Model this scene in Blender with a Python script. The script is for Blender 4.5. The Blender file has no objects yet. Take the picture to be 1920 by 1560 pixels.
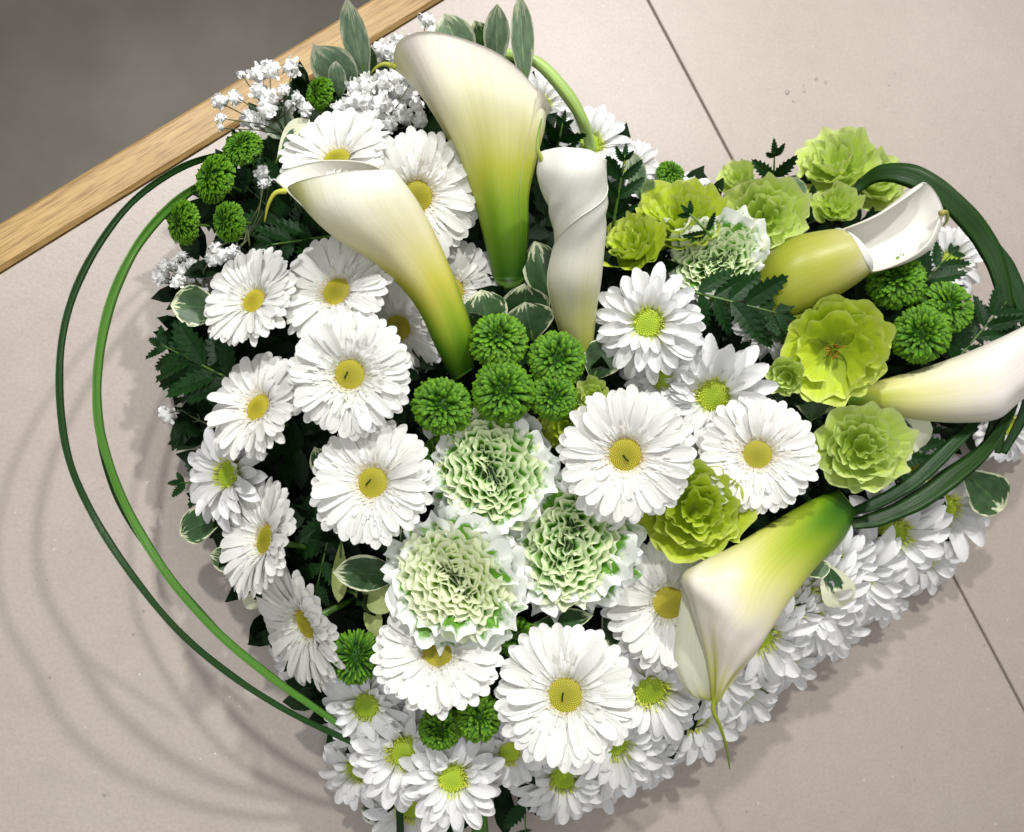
import bpy, math, random
import numpy as np
from mathutils import Matrix, Vector
rnd = random.Random(11)
sc = bpy.context.scene
COL = sc.collection
R_ = math.radians

# ------------------------------------------------------------------ camera
FPX, DIST, PITCH, AZ = 1650.0, 0.62, R_(14), R_(60)
def rx(a): return np.array([[1,0,0],[0,math.cos(a),-math.sin(a)],[0,math.sin(a),math.cos(a)]])
def rz(a): return np.array([[math.cos(a),-math.sin(a),0],[math.sin(a),math.cos(a),0],[0,0,1]])
CR = rz(-AZ) @ rx(PITCH) @ rz(AZ)
CP = CR @ np.array([0,0,DIST])
cam_d = bpy.data.cameras.new('camera'); cam = bpy.data.objects.new('camera', cam_d); COL.objects.link(cam)
M4 = Matrix.Identity(4)
for i in range(3):
    for j in range(3): M4[i][j] = CR[i][j]
    M4[i][3] = CP[i]
cam.matrix_world = M4
cam_d.sensor_width = 36; cam_d.lens = 36*FPX/1920; cam_d.clip_start = 0.02; cam_d.clip_end = 50
cam_d.dof.use_dof = True; cam_d.dof.focus_distance = 0.515; cam_d.dof.aperture_fstop = 10
sc.camera = cam

# ------------------------------------------------------------------ light (shop interior: ceiling spots, even world light + added area fill)
w = bpy.data.worlds.new('World'); sc.world = w; w.use_nodes = True
w.node_tree.nodes['Background'].inputs[0].default_value = (1.0, 1.0, 1.0, 1)
w.node_tree.nodes['Background'].inputs[1].default_value = 0.27
def lamp(name, loc, target, power, size, cone=70, col=(1,.985,.96)):
    l = bpy.data.lights.new(name, 'SPOT'); l.energy = power; l.shadow_soft_size = size
    l.spot_size = R_(cone); l.spot_blend = 1.0; l.color = col
    o = bpy.data.objects.new(name, l); COL.objects.link(o); o.location = loc
    o.rotation_euler = (Vector(target)-Vector(loc)).to_track_quat('-Z','Y').to_euler()
lamp('ceiling_spot', (.36, .88, 1.30), (-.08,.12,.0), 64, .034, 76)
lamp('ceiling_spot.001', (-.38, .84, 1.30), (-.02,.10,.0), 60, .034, 80)
lamp('ceiling_spot.002', (1.20, .85, 1.45), (.1,.1,.05), 14, .045)
al = bpy.data.lights.new('added_fill_light', 'AREA'); al.shape = 'RECTANGLE'; al.size = 1.4; al.size_y = .9; al.energy = 10; al.color = (1,1,.99)  # added soft fill to brighten the front faces, not a known fitting
ao = bpy.data.objects.new('added_fill_light', al); COL.objects.link(ao); ao.location = (-.45,-.45,1.7)
ao.rotation_euler = (Vector((0,0,0))-Vector(ao.location)).to_track_quat('-Z','Y').to_euler()
vs = sc.view_settings; vs.view_transform = 'Standard'; vs.look = 'None'; vs.exposure = 0.0; vs.gamma = 1; vs.use_curve_mapping = False

# ------------------------------------------------------------------ helpers
def ray(px, py): return CR @ np.array([(px-960)/FPX, -(py-780)/FPX, -1.0])
def P(px, py, z=0.0):
    d = ray(px, py); return CP + d*((z-CP[2])/d[2])
def depth(p): return float(-(CR.T @ (np.asarray(p)-CP))[2])
def Pd(px, py, dep): return CP + ray(px, py)*dep
def vframe(p):
    v = CP-np.asarray(p); v /= np.linalg.norm(v)
    r = CR[:,0] - v*np.dot(CR[:,0], v); r /= np.linalg.norm(r)
    return r, np.cross(v, r), v
def vdir(p, nx, ny):
    r,u,v = vframe(p); nz = math.sqrt(max(.02, 1-nx*nx-ny*ny)); n = r*nx+u*ny+v*nz
    return n/np.linalg.norm(n)
def frame(n, spin=0.0, ref=None):
    z = Vector(n).normalized(); x = Vector(ref) if ref is not None else Vector((1,0,0))
    x = (x - z*x.dot(z))
    if x.length < 1e-4: x = Vector((0,1,0)) - z*z.y
    x.normalize(); y = z.cross(x)
    m = Matrix((x,y,z)).transposed()
    return m @ Matrix.Rotation(spin, 3, 'Z')

def mesh(name, V, F, mat=None, uv=None, col=None, smooth=True):
    me = bpy.data.meshes.new(name)
    me.from_pydata([tuple(map(float, v)) for v in V], [], [tuple(int(i) for i in f) for f in F])
    if smooth: me.polygons.foreach_set('use_smooth', [True]*len(me.polygons))
    idx = np.empty(len(me.loops), dtype=np.int32); me.loops.foreach_get('vertex_index', idx)
    if uv is not None:
        l = me.uv_layers.new(name='UVMap'); l.data.foreach_set('uv', np.asarray(uv, dtype=np.float32)[idx].ravel())
    if col is not None:
        c = np.asarray(col, dtype=np.float32)
        if c.shape[1] == 3: c = np.hstack([c, np.ones((len(c),1), np.float32)])
        a = me.color_attributes.new('Col', 'FLOAT_COLOR', 'POINT'); a.data.foreach_set('color', c.ravel())
    if mat: me.materials.append(mat)
    me.update(); return me
def ob(name, me, parent=None, mat=None, kind=None):
    o = bpy.data.objects.new(name, me); COL.objects.link(o)
    if parent: o.parent = parent
    if mat is not None: o.matrix_basis = mat
    if kind: o['kind'] = kind
    return o
def thing(name, loc, label, cat, group=None, rot=None, s=1.0):
    o = bpy.data.objects.new(name, None); COL.objects.link(o); o.empty_display_size = .01
    m = (rot.to_4x4() if rot is not None else Matrix.Identity(4)) @ Matrix.Scale(s, 4)
    m.translation = Vector(loc); o.matrix_basis = m
    o['label'] = label; o['category'] = cat
    if group: o['group'] = group
    return o
def grid_faces(nu, nv, off=0, flip=False):
    f = []
    for i in range(nu-1):
        for j in range(nv-1):
            a = off+i*nv+j; q = (a, a+1, a+nv+1, a+nv)
            f.append(q[::-1] if flip else q)
    return f
def catmull(rows, sub):
    A = np.asarray(rows, float); n = len(A); out = []
    for i in range(n-1):
        p0 = A[max(i-1,0)]; p1 = A[i]; p2 = A[i+1]; p3 = A[min(i+2,n-1)]
        for k in range(sub):
            t = k/sub
            out.append(.5*((2*p1)+(-p0+p2)*t+(2*p0-5*p1+4*p2-p3)*t*t+(-p0+3*p1-3*p2+p3)*t**3))
    out.append(A[-1]); return np.array(out)
def tube(path, radii, n=8, cap=True):
    path = np.asarray(path, float); V = []; F = []; up = np.array([0.13,.2,.97])
    for i, p in enumerate(path):
        t = path[min(i+1,len(path)-1)]-path[max(i-1,0)]; t /= (np.linalg.norm(t)+1e-12)
        a = np.cross(t, up); 
        if np.linalg.norm(a) < .05: a = np.cross(t, np.array([1,0,0.]))
        a /= np.linalg.norm(a); b = np.cross(t, a)
        r = radii[i] if hasattr(radii,'__len__') else radii
        for k in range(n):
            g = 2*math.pi*k/n; V.append(p + a*r*math.cos(g) + b*r*math.sin(g))
    for i in range(len(path)-1):
        for k in range(n):
            F.append((i*n+k, i*n+(k+1)%n, (i+1)*n+(k+1)%n, (i+1)*n+k))
    if cap:
        F.append(tuple(range(n))[::-1]); F.append(tuple((len(path)-1)*n+k for k in range(n)))
    return V, F
class Bag:
    def __init__(s): s.V=[]; s.F=[]; s.C=[]; s.U=[]
    def add(s, V, F, col=None, uv=None):
        o = len(s.V); s.V += list(V); s.F += [tuple(i+o for i in f) for f in F]
        n = len(V)
        if col is not None: s.C += (list(col) if hasattr(col[0],'__len__') else [col]*n)
        if uv is not None: s.U += list(uv)
    def mesh(s, name, mat, smooth=True):
        return mesh(name, s.V, s.F, mat, s.U if s.U else None, s.C if s.C else None, smooth)

# ------------------------------------------------------------------ materials
def newmat(name):
    m = bpy.data.materials.new(name); m.use_nodes = True; nt = m.node_tree
    for n in list(nt.nodes): nt.nodes.remove(n)
    return m, nt, (lambda t, **k: _mk(nt, t, k))
def _mk(nt, t, k):
    n = nt.nodes.new(t)
    for a, b in k.items():
        if a.startswith('i_'):
            key = a[2:].replace('_',' '); n.inputs[int(key) if key.isdigit() else key].default_value = b
        else: setattr(n, a, b)
    return n
def ramp(nt, fac, stops):
    r = nt.nodes.new('ShaderNodeValToRGB'); e = r.color_ramp.elements
    while len(e) < len(stops): e.new(.5)
    for q, (p, c) in zip(e, stops): q.position = p; q.color = (*c, 1)
    nt.links.new(fac, r.inputs[0]); return r.outputs[0]
def mixc(nt, fac, a, b, mode='MIX'):
    m = nt.nodes.new('ShaderNodeMix'); m.data_type = 'RGBA'; m.blend_type = mode
    for s, v in ((0,fac),(6,a),(7,b)):
        if hasattr(v,'is_linked'): nt.links.new(v, m.inputs[s])
        else: m.inputs[s].default_value = v if s == 0 else (*v, 1)
    return m.outputs[2]
def finish(m, nt, color, rough=.5, transl=.25, bump=None, bstr=.3, spec=.4, bdist=.0005, tcol=None, coat=0, sss=0):
    p = nt.nodes.new('ShaderNodeBsdfPrincipled'); p.inputs['Roughness'].default_value = rough
    p.inputs['Specular IOR Level'].default_value = spec
    if coat: p.inputs['Coat Weight'].default_value = coat; p.inputs['Coat Roughness'].default_value = .25
    if hasattr(color,'is_linked'): nt.links.new(color, p.inputs['Base Color'])
    else: p.inputs['Base Color'].default_value = (*color, 1)
    out = nt.nodes.new('ShaderNodeOutputMaterial'); sh = p.outputs[0]
    if bump is not None:
        b = nt.nodes.new('ShaderNodeBump'); b.inputs['Strength'].default_value = bstr; b.inputs['Distance'].default_value = bdist
        nt.links.new(bump, b.inputs['Height']); nt.links.new(b.outputs[0], p.inputs['Normal'])
    if transl:
        t = nt.nodes.new('ShaderNodeBsdfTranslucent')
        c = tcol if tcol is not None else color
        if hasattr(c,'is_linked'): nt.links.new(c, t.inputs[0])
        else: t.inputs[0].default_value = (*c, 1)
        x = nt.nodes.new('ShaderNodeMixShader'); x.inputs[0].default_value = transl
        nt.links.new(sh, x.inputs[1]); nt.links.new(t.outputs[0], x.inputs[2]); sh = x.outputs[0]
    nt.links.new(sh, out.inputs[0]); return m
def uvnode(nt):
    t = nt.nodes.new('ShaderNodeTexCoord'); s = nt.nodes.new('ShaderNodeSeparateXYZ'); nt.links.new(t.outputs['UV'], s.inputs[0])
    return t.outputs['UV'], s.outputs[0], s.outputs[1]
def noise(nt, vec, scale, detail=3, stretch=None, rough=.55):
    if stretch:
        mp = nt.nodes.new('ShaderNodeMapping'); mp.inputs['Scale'].default_value = stretch; nt.links.new(vec, mp.inputs[0]); vec = mp.outputs[0]
    n = nt.nodes.new('ShaderNodeTexNoise'); n.inputs['Scale'].default_value = scale; n.inputs['Detail'].default_value = detail; n.inputs['Roughness'].default_value = rough
    nt.links.new(vec, n.inputs['Vector']); return n.outputs[0]
def petal_mat(name, stops, streak=.06, rough=.55, transl=.3, var=.05, bstr=.35, bdist=.0006, streakscale=9, spec=.3):
    """stops: colour along the petal, base to tip (the petal's own colouring)"""
    m, nt, N = newmat(name); uv, u, v = uvnode(nt)
    c = ramp(nt, v, stops)
    st = noise(nt, uv, 1.0, 3, (streakscale, .8, 1))
    g = ramp(nt, st, [(.25,(1-streak*2.5,)*3),(.7,(1,1,1))])
    c = mixc(nt, 1.0, c, g, 'MULTIPLY')
    oi = nt.nodes.new('ShaderNodeObjectInfo')
    g2 = ramp(nt, oi.outputs['Random'], [(0,(1-var,1-var,1-var*1.6)),(1,(1,1,1))])
    c = mixc(nt, 1.0, c, g2, 'MULTIPLY')
    return finish(m, nt, c, rough, transl, st, bstr, spec, bdist)
def vcol_mat(name, rough=.5, transl=.2, spec=.35, mul=(1,1,1), bump=False):
    m, nt, N = newmat(name); a = nt.nodes.new('ShaderNodeVertexColor'); a.layer_name = 'Col'
    c = mixc(nt, 1.0, a.outputs[0], mul, 'MULTIPLY')
    oi = nt.nodes.new('ShaderNodeObjectInfo'); c = mixc(nt, 1.0, c, ramp(nt, oi.outputs['Random'], [(0,(.84,.86,.84)),(1,(1.06,1.0,1.0))]), 'MULTIPLY')
    b = None
    if bump:
        uv, u, v = uvnode(nt); b = noise(nt, uv, 1.0, 4, (90, 2.2, 1))
        g = ramp(nt, b, [(.3,(.91,.92,.86)),(.65,(1,1,1))]); c = mixc(nt, .9, c, mixc(nt, 1.0, c, g, 'MULTIPLY'))
    return finish(m, nt, c, rough, transl, b, .25, spec, .0004)

W0=(.875,.87,.845)
M = {}
M['gerbera'] = petal_mat('gerbera_white', [(0,(.82,.82,.72)),(.25,(.85,.85,.82)),(.6,W0),(1,(.885,.88,.86))], .035, .5, .26, .05, .6, .0007, 7)
M['chrys'] = petal_mat('chrysanthemum_white', [(0,(.66,.74,.36)),(.18,(.82,.84,.72)),(.4,(.86,.86,.86)),(1,(.87,.87,.89))], .04, .45, .26, .05, .6, .0006, 6)
M['lisi'] = petal_mat('lisianthus_lime', [(0,(.34,.48,.03)),(.35,(.56,.74,.11)),(.8,(.66,.81,.19)),(1,(.76,.86,.38))], .06, .5, .28, .10, .5, .0008, 12)
M['lisi_dark'] = petal_mat('lisianthus_olive', [(0,(.26,.36,.012)),(.4,(.51,.66,.03)),(.85,(.61,.74,.055)),(1,(.70,.80,.20))], .07, .5, .28, .10, .5, .0008, 12)
M['floret'] = vcol_mat('floret_colours', .55, .2)
M['pompon'] = vcol_mat('pompon_green', .5, .22, .2)
M['spathe'] = vcol_mat('calla_spathe', .38, .24, .35, bump=True)
# variegated ranunculus-like petals: white rim, green blotched heart
def varieg(name, white, green, lo, hi, scale, rough=.45, transl=.25, spec=.35, midrib=False, edge=True, coat=0):
    m, nt, N = newmat(name); uv, u, v = uvnode(nt)
    oi = nt.nodes.new('ShaderNodeObjectInfo'); cb = nt.nodes.new('ShaderNodeCombineXYZ')
    ml = N('ShaderNodeMath', operation='MULTIPLY'); ml.inputs[1].default_value = 37; nt.links.new(oi.outputs['Random'], ml.inputs[0])
    nt.links.new(ml.outputs[0], cb.inputs[2]); ad = N('ShaderNodeVectorMath', operation='ADD'); nt.links.new(uv, ad.inputs[0]); nt.links.new(cb.outputs[0], ad.inputs[1])
    # e = distance to margin (0 at margin)
    a = N('ShaderNodeMath', operation='SUBTRACT'); nt.links.new(u, a.inputs[0]); a.inputs[1].default_value = .5
    b = N('ShaderNodeMath', operation='ABSOLUTE'); nt.links.new(a.outputs[0], b.inputs[0])
    c = N('ShaderNodeMath', operation='MULTIPLY'); nt.links.new(b.outputs[0], c.inputs[0]); c.inputs[1].default_value = 2
    d = N('ShaderNodeMath', operation='MAXIMUM'); nt.links.new(c.outputs[0], d.inputs[0]); nt.links.new(v, d.inputs[1])
    nz = noise(nt, ad.outputs[0], scale, 4, (1.6,.55,1) if midrib else (1,1,1), .65)
    e = N('ShaderNodeMath', operation='MULTIPLY_ADD'); nt.links.new(nz, e.inputs[0]); e.inputs[1].default_value = .9; nt.links.new(d.outputs[0], e.inputs[2])
    mp = N('ShaderNodeMapRange'); mp.inputs['From Min'].default_value = lo; mp.inputs['From Max'].default_value = hi; nt.links.new(e.outputs[0], mp.inputs[0])
    gv = noise(nt, ad.outputs[0], 6, 3)
    gcol = ramp(nt, gv, [(.3, tuple(x*.72 for x in green)), (.7, tuple(min(1,x*1.3) for x in green))])
    if midrib:
        k = ramp(nt, c.outputs[0], [(.0,(1.7,1.7,1.6)),(.06,(1,1,1))]); gcol = mixc(nt, 1.0, gcol, k, 'MULTIPLY')
    col = mixc(nt, mp.outputs[0], gcol, white)
    st = noise(nt, uv, 1.0, 3, (14, 1.2, 1))
    return finish(m, nt, col, rough, transl, st, .3, spec, .0005, coat=coat)
M['ran_out'] = varieg('ranunculus_outer', (.84,.86,.82), (.12,.31,.025), 1.20, 1.32, 2.2)
M['ran_in'] = varieg('ranunculus_inner', (.83,.90,.62), (.17,.46,.015), 1.02, 1.34, 3.0, transl=.32)
M['ran_pale'] = varieg('ranunculus_inner_pale', (.85,.89,.66), (.46,.66,.12), .90, 1.22, 3.0, transl=.32)
M['leaf_var'] = varieg('variegated_leaf', (.66,.70,.46), (.045,.10,.035), 1.31, 1.37, 6.5, .38, .14, .45, True)
M['leaf_pale'] = varieg('variegated_leaf_pale', (.74,.78,.58), (.24,.36,.22), 1.29, 1.37, 6.0, .42, .2, .4, True)
M['leaf_wide'] = varieg('variegated_leaf_broad_margin', (.74,.76,.55), (.040,.095,.035), .98, 1.04, 5.0, .36, .14, .45, True)
M['leaf_lime'] = petal_mat('pale_lime_leaf', [(0,(.42,.52,.14)),(1,(.58,.66,.25))], .08, .45, .3)
def leaf_mat(name, c, rough=.32, transl=.08, spec=.5):
    m, nt, N = newmat(name); uv, u, v = uvnode(nt)
    n1 = noise(nt, uv, 5, 3); col = ramp(nt, n1, [(.3, tuple(x*.65 for x in c)),(.7, tuple(x*1.3 for x in c))])
    oi = nt.nodes.new('ShaderNodeObjectInfo')
    col = mixc(nt, 1.0, col, ramp(nt, oi.outputs['Random'], [(0,(.7,.7,.7)),(1,(1.15,1.1,1.1))]), 'MULTIPLY')
    return finish(m, nt, col, rough, transl, noise(nt, uv, 1.0, 3, (6,22,1)), .5, spec, .0008)
M['fern'] = leaf_mat('fern_dark_green', (.009,.040,.008), .36, .08, .14)
M['mass'] = leaf_mat('dark_foliage_green', (.007,.022,.006), .5, .05, .12)
M['stem'] = leaf_mat('stem_green', (.10,.22,.03), .4, .05)
M['stem_brown'] = leaf_mat('stem_brown_green', (.13,.15,.06), .6, 0)
M['foam'] = leaf_mat('foam_green', (.012,.022,.01), .9, 0)
M['white_tiny'] = petal_mat('babys_breath_white', [(0,(.84,.86,.80)),(1,(.90,.90,.90))], .01, .6, .18, .03)
def grass_mat(name, c, rough=.3):
    m, nt, N = newmat(name); uv, u, v = uvnode(nt)
    n1 = noise(nt, uv, 1.0, 3, (16,.8,1)); col = ramp(nt, n1, [(.3, tuple(x*.75 for x in c)),(.7, tuple(x*1.25 for x in c))])
    return finish(m, nt, col, rough, .1, n1, .6, .28, .0006)
M['grass_dark'] = grass_mat('grass_dark', (.014,.052,.010), .4)
M['grass_mid'] = grass_mat('grass_mid', (.075,.20,.028))
M['grass_pale'] = grass_mat('grass_pale', (.36,.52,.14), .4)
M['grass_blade'] = grass_mat('grass_blade', (.014,.050,.006), .42)

# ------------------------------------------------------------------ setting: tabletop with tiles, wooden edge, floor
def tile_mat():
    m, nt, N = newmat('stone_tile'); t = nt.nodes.new('ShaderNodeTexCoord'); o = t.outputs['Object']
    big = noise(nt, o, 5, 4); fine = noise(nt, o, 420, 3, None, .7); mid = noise(nt, o, 60, 4, None, .65)
    c = ramp(nt, big, [(.3,(.362,.309,.267)),(.7,(.405,.352,.309))])
    c = mixc(nt, 1.0, c, ramp(nt, mid, [(.3,(.97,.97,.97)),(.7,(1.03,1.03,1.03))]), 'MULTIPLY')
    c = mixc(nt, 1.0, c, ramp(nt, fine, [(.30,(.90,.90,.90)),(.60,(1.03,1.03,1.03))]), 'MULTIPLY')
    vo = N('ShaderNodeTexVoronoi', i_Scale=130.0); nt.links.new(o, vo.inputs['Vector'])
    wn = noise(nt, o, 14, 3)
    sp = ramp(nt, vo.outputs['Distance'], [(.05,(1,1,1)),(.10,(0,0,0))])
    pick = N('ShaderNodeSeparateColor'); nt.links.new(vo.outputs['Color'], pick.inputs[0])
    pk = ramp(nt, pick.outputs[0], [(.62,(0,0,0)),(.64,(1,1,1))])
    f = mixc(nt, 1.0, sp, pk, 'MULTIPLY')
    f = mixc(nt, 1.0, f, ramp(nt, wn, [(.45,(0,0,0)),(.62,(1,1,1))]), 'MULTIPLY')
    fl = N('ShaderNodeSeparateColor'); nt.links.new(f, fl.inputs[0])
    c = mixc(nt, fl.outputs[0], c, (.60,.57,.54))
    v2 = N('ShaderNodeTexVoronoi', i_Scale=110.0); nt.links.new(o, v2.inputs['Vector'])
    s2 = ramp(nt, v2.outputs['Distance'], [(.03,(1,1,1)),(.055,(0,0,0))]); p2 = N('ShaderNodeSeparateColor'); nt.links.new(v2.outputs['Color'], p2.inputs[0])
    f2 = mixc(nt, 1.0, s2, ramp(nt, p2.outputs[1], [(.78,(0,0,0)),(.80,(1,1,1))]), 'MULTIPLY')
    fl2 = N('ShaderNodeSeparateColor'); nt.links.new(f2, fl2.inputs[0])
    c = mixc(nt, fl2.outputs[0], c, (.22,.18,.16))
    return finish(m, nt, c, .44, 0, fine, .25, .62, .0006)
M['tile'] = tile_mat()
def wood_mat(angle):
    m, nt, N = newmat('oak_edge'); t = nt.nodes.new('ShaderNodeTexCoord'); o = t.outputs['Object']
    mp = N('ShaderNodeMapping'); mp.inputs['Rotation'].default_value = (0,0,-angle); nt.links.new(o, mp.inputs[0])
    g1 = noise(nt, mp.outputs[0], 1.0, 5, (9,160,1), .6); g2 = noise(nt, mp.outputs[0], 1.0, 3, (40,900,1), .6); g3 = noise(nt, mp.outputs[0], 1.0, 2, (4,14,1))
    c = ramp(nt, g1, [(.25,(.29,.17,.058)),(.5,(.40,.26,.10)),(.75,(.47,.32,.135))])
    c = mixc(nt, 1.0, c, ramp(nt, g2, [(.38,(.66,.60,.55)),(.52,(1.04,1.04,1.04))]), 'MULTIPLY')
    c = mixc(nt, 1.0, c, ramp(nt, g3, [(.3,(.88,.86,.84)),(.7,(1.08,1.08,1.08))]), 'MULTIPLY')
    return finish(m, nt, c, .45, 0, g2, .25, .4, .0006)
m, nt, N = newmat('grout'); M['grout'] = finish(m, nt, (.20,.17,.14), .9, 0)
m, nt, N = newmat('grey_floor'); t = nt.nodes.new('ShaderNodeTexCoord')
n1 = noise(nt, t.outputs['Object'], 3.5, 5, None, .6); M['floor'] = finish(m, nt, ramp(nt, n1, [(.3,(.20,.176,.148)),(.7,(.30,.275,.237))]), .6, 0)

wa, wb = P(0,507), P(823,0)
e1 = (wb-wa); e1[2] = 0; e1 /= np.linalg.norm(e1); e2 = np.array([-e1[1], e1[0], 0])   # e2 points away from the table over the wood
def wl(s, t, z=0): return wa + e1*s + e2*t + np.array([0,0,z])
ww = float(np.dot(P(200,296)-wa, e2))                      # visible wood width
jc, jd = P(1215,0), P(1920,1330); jdir = (jd-jc)/np.linalg.norm(jd-jc)
s0 = np.dot(jc-wa, e1); t0 = np.dot(jc-wa, e2); js = np.dot(jdir, e1)/np.dot(jdir, e2)
def joint_s(t): return s0 + (t-t0)*js
def slab(name, quad, z0, z1, mat, parent=None, bev=.0015):
    q = np.array(quad, float); V = []
    for p in q: V.append((p[0],p[1],z0))
    for p in q: V.append((p[0],p[1],z1-bev))
    for i, p in enumerate(q):
        a = q[i-1]-p; b = q[(i+1)%4]-p; a /= np.linalg.norm(a); b /= np.linalg.norm(b); k = p+(a+b)*bev; V.append((k[0],k[1],z1))
    F = [(3,2,1,0)]
    for l in (0,4):
        for i in range(4): F.append((l+i, l+(i+1)%4, l+4+(i+1)%4, l+4+i))
    F.append((8,9,10,11))
    return ob(name, mesh(name, V, F, mat, smooth=False), parent)
SL, SR, TB = -.55, 1.35, -1.35
top = slab('tabletop', [wl(SL,TB),wl(SR,TB),wl(SR,-.0015),wl(SL,-.0015)], -.03, -.002, M['grout']); top['kind'] = 'structure'
g = .0011
slab('tile', [wl(SL,TB),wl(joint_s(TB)-g,TB),wl(joint_s(-.002)-g,-.002),wl(SL,-.002)], -.0018, 0, M['tile'], top, .0006)
slab('tile', [wl(joint_s(TB)+g,TB),wl(SR,TB),wl(SR,-.002),wl(joint_s(-.002)+g,-.002)], -.0018, 0, M['tile'], top, .0006)
slab('wooden_edge', [wl(SL,0),wl(SR,0),wl(SR,ww),wl(SL,ww)], -.045, .0004, wood_mat(math.atan2(e1[1],e1[0])), top, .0025)
fl = slab('floor', [(-4,-4,0),(4,-4,0),(4,5,0),(-4,5,0)], -.93, -.90, M['floor']); fl['kind'] = 'structure'

# ------------------------------------------------------------------ heart outline, dome height
HEART = [(455,300),(365,440),(345,600),(375,800),(430,970),(520,1150),(660,1340),(780,1470),(900,1510),(1120,1430),(1350,1290),(1550,1150),(1720,980),(1810,800),(1810,600),(1710,450),(1540,380),(1380,390),(1260,390),(1160,310),(1060,220),(940,140),(800,110),(650,140),(530,210)]
HW = np.array([P(x,y,.045)[:2] for x,y in HEART])
HC = HW.mean(0)
def inside(p):
    c = False; n = len(HW)
    for i in range(n):
        a, b = HW[i], HW[i-1]
        if (a[1] > p[1]) != (b[1] > p[1]) and p[0] < (b[0]-a[0])*(p[1]-a[1])/(b[1]-a[1])+a[0]: c = not c
    return c
def hdist(p):
    p = np.asarray(p)[:2]; best = 9
    for i in range(len(HW)):
        a, b = HW[i-1], HW[i]; ab = b-a; t = np.clip(np.dot(p-a,ab)/np.dot(ab,ab),0,1); best = min(best, np.linalg.norm(p-a-ab*t))
    return best if inside(p) else -best
def zdome(px, py):
    z = .06
    for _ in range(3):
        d = hdist(P(px,py,z)); z = .055 + .047*(1-math.exp(-max(d,0)/.045)) - .02*min(1,max(-d,0)/.03)
    return z

# ------------------------------------------------------------------ foam heart + dark foliage mass
def heart_body():
    V=[]; F=[]; n=len(HW); lv=[(.90,.004),(.92,.03),(.84,.045),(.66,.058),(.35,.066)]
    for s,z in lv:
        for p in HW: q = HC+(p-HC)*s; V.append((q[0],q[1],z))
    for l in range(len(lv)-1):
        for i in range(n): F.append((l*n+i, l*n+(i+1)%n, (l+1)*n+(i+1)%n, (l+1)*n+i))
    V.append((HC[0],HC[1],.068)); k=len(V)-1; o=(len(lv)-1)*n
    for i in range(n): F.append((o+i, o+(i+1)%n, k))
    F.append(tuple(range(n))[::-1]); return V,F
area = 0
for i in range(len(HW)): area += HW[i-1][0]*HW[i][1]-HW[i][0]*HW[i-1][1]
if area < 0: HW = HW[::-1]
V,F = heart_body()
fo = ob('foam_heart', mesh('foam_heart', V, F, M['foam'])); fo['label'] = 'dark green foam heart hidden beneath the flowers'; fo['category'] = 'floral foam'

def leaf_grid(L, W, nu, nv, prof, bend=0.0, fold=0.15, wav=0.0, seed=0):
    r = random.Random(seed); ph = r.random()*6; V=[]; U=[]
    for i in range(nu):
        u = i/(nu-1); x = L*u; hw = W*.5*prof(u)
        ang = bend*u
        for j in range(nv):
            v = j/(nv-1)*2-1
            y = hw*v
            z = fold*abs(v)*hw + wav*W*math.sin(u*9+ph+v*2)*abs(v)
            xx = x; zz = z
            if bend:
                rr = L/bend; xx = rr*math.sin(ang) - z*math.sin(ang); zz = rr*(1-math.cos(ang)) + z*math.cos(ang)
            V.append((xx, y, zz)); U.append((v*.5+.5, u))
    return V, grid_faces(nu, nv), U
ellip = lambda u: max(.02, math.sin(math.pi*min(1,max(0,u)))**.8)
obov = lambda u: max(.03, (math.sin(math.pi*u**1.35)**.75))
def mat_xf(V, mt, t): 
    A = np.array(V) @ np.array(mt).T + np.array(t); return [tuple(a) for a in A]
bag = Bag(); cnt = 0; lo = HW.min(0); hi = HW.max(0)
base_leaf = [leaf_grid(1, .42, 5, 3, ellip, b, .3, .05, 3+i) for i, b in enumerate((-.5,-.2,.4))]
while cnt < 2600:
    p = np.array([rnd.uniform(lo[0]-.01,hi[0]+.01), rnd.uniform(lo[1]-.01,hi[1]+.01)]); d = hdist(p)
    if d < -.004: continue
    zz = .010 + (.052)*(1-math.exp(-max(d,0)/.03)) + rnd.uniform(-.01,.016)
    if d < .015: zz = rnd.uniform(.006,.05)
    out = (p-HC); out /= np.linalg.norm(out)+1e-6; el = rnd.uniform(-.3,1.0) if d < .03 else rnd.uniform(.0,1.2); a = rnd.uniform(-1.3,1.3) if d<.03 else rnd.uniform(-3.1,3.1)
    dr = Vector((out[0]*math.cos(a)-out[1]*math.sin(a), out[0]*math.sin(a)+out[1]*math.cos(a), 0))*math.cos(el)+Vector((0,0,math.sin(el)))
    if d < .012: dr = dr*.6
    s = rnd.uniform(.018,.034); y = dr.normalized().cross(Vector((rnd.uniform(-.4,.4),rnd.uniform(-.4,.4),1))).normalized()*-1; z = dr.normalized().cross(y)
    mt = Matrix((dr.normalized()*s, y*s, z*s)).transposed(); V,F,U = rnd.choice(base_leaf)
    V2 = mat_xf(V, mt, (p[0],p[1],zz)); 
    if min(v[2] for v in V2) < .002: continue
    bag.add(V2, F, uv=U); cnt += 1
o = ob('dark_foliage', bag.mesh('dark_foliage', M['mass'])); o['kind'] = 'stuff'; o['label'] = 'dense dark green foliage filling the gaps between the flowers'; o['category'] = 'foliage'

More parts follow.
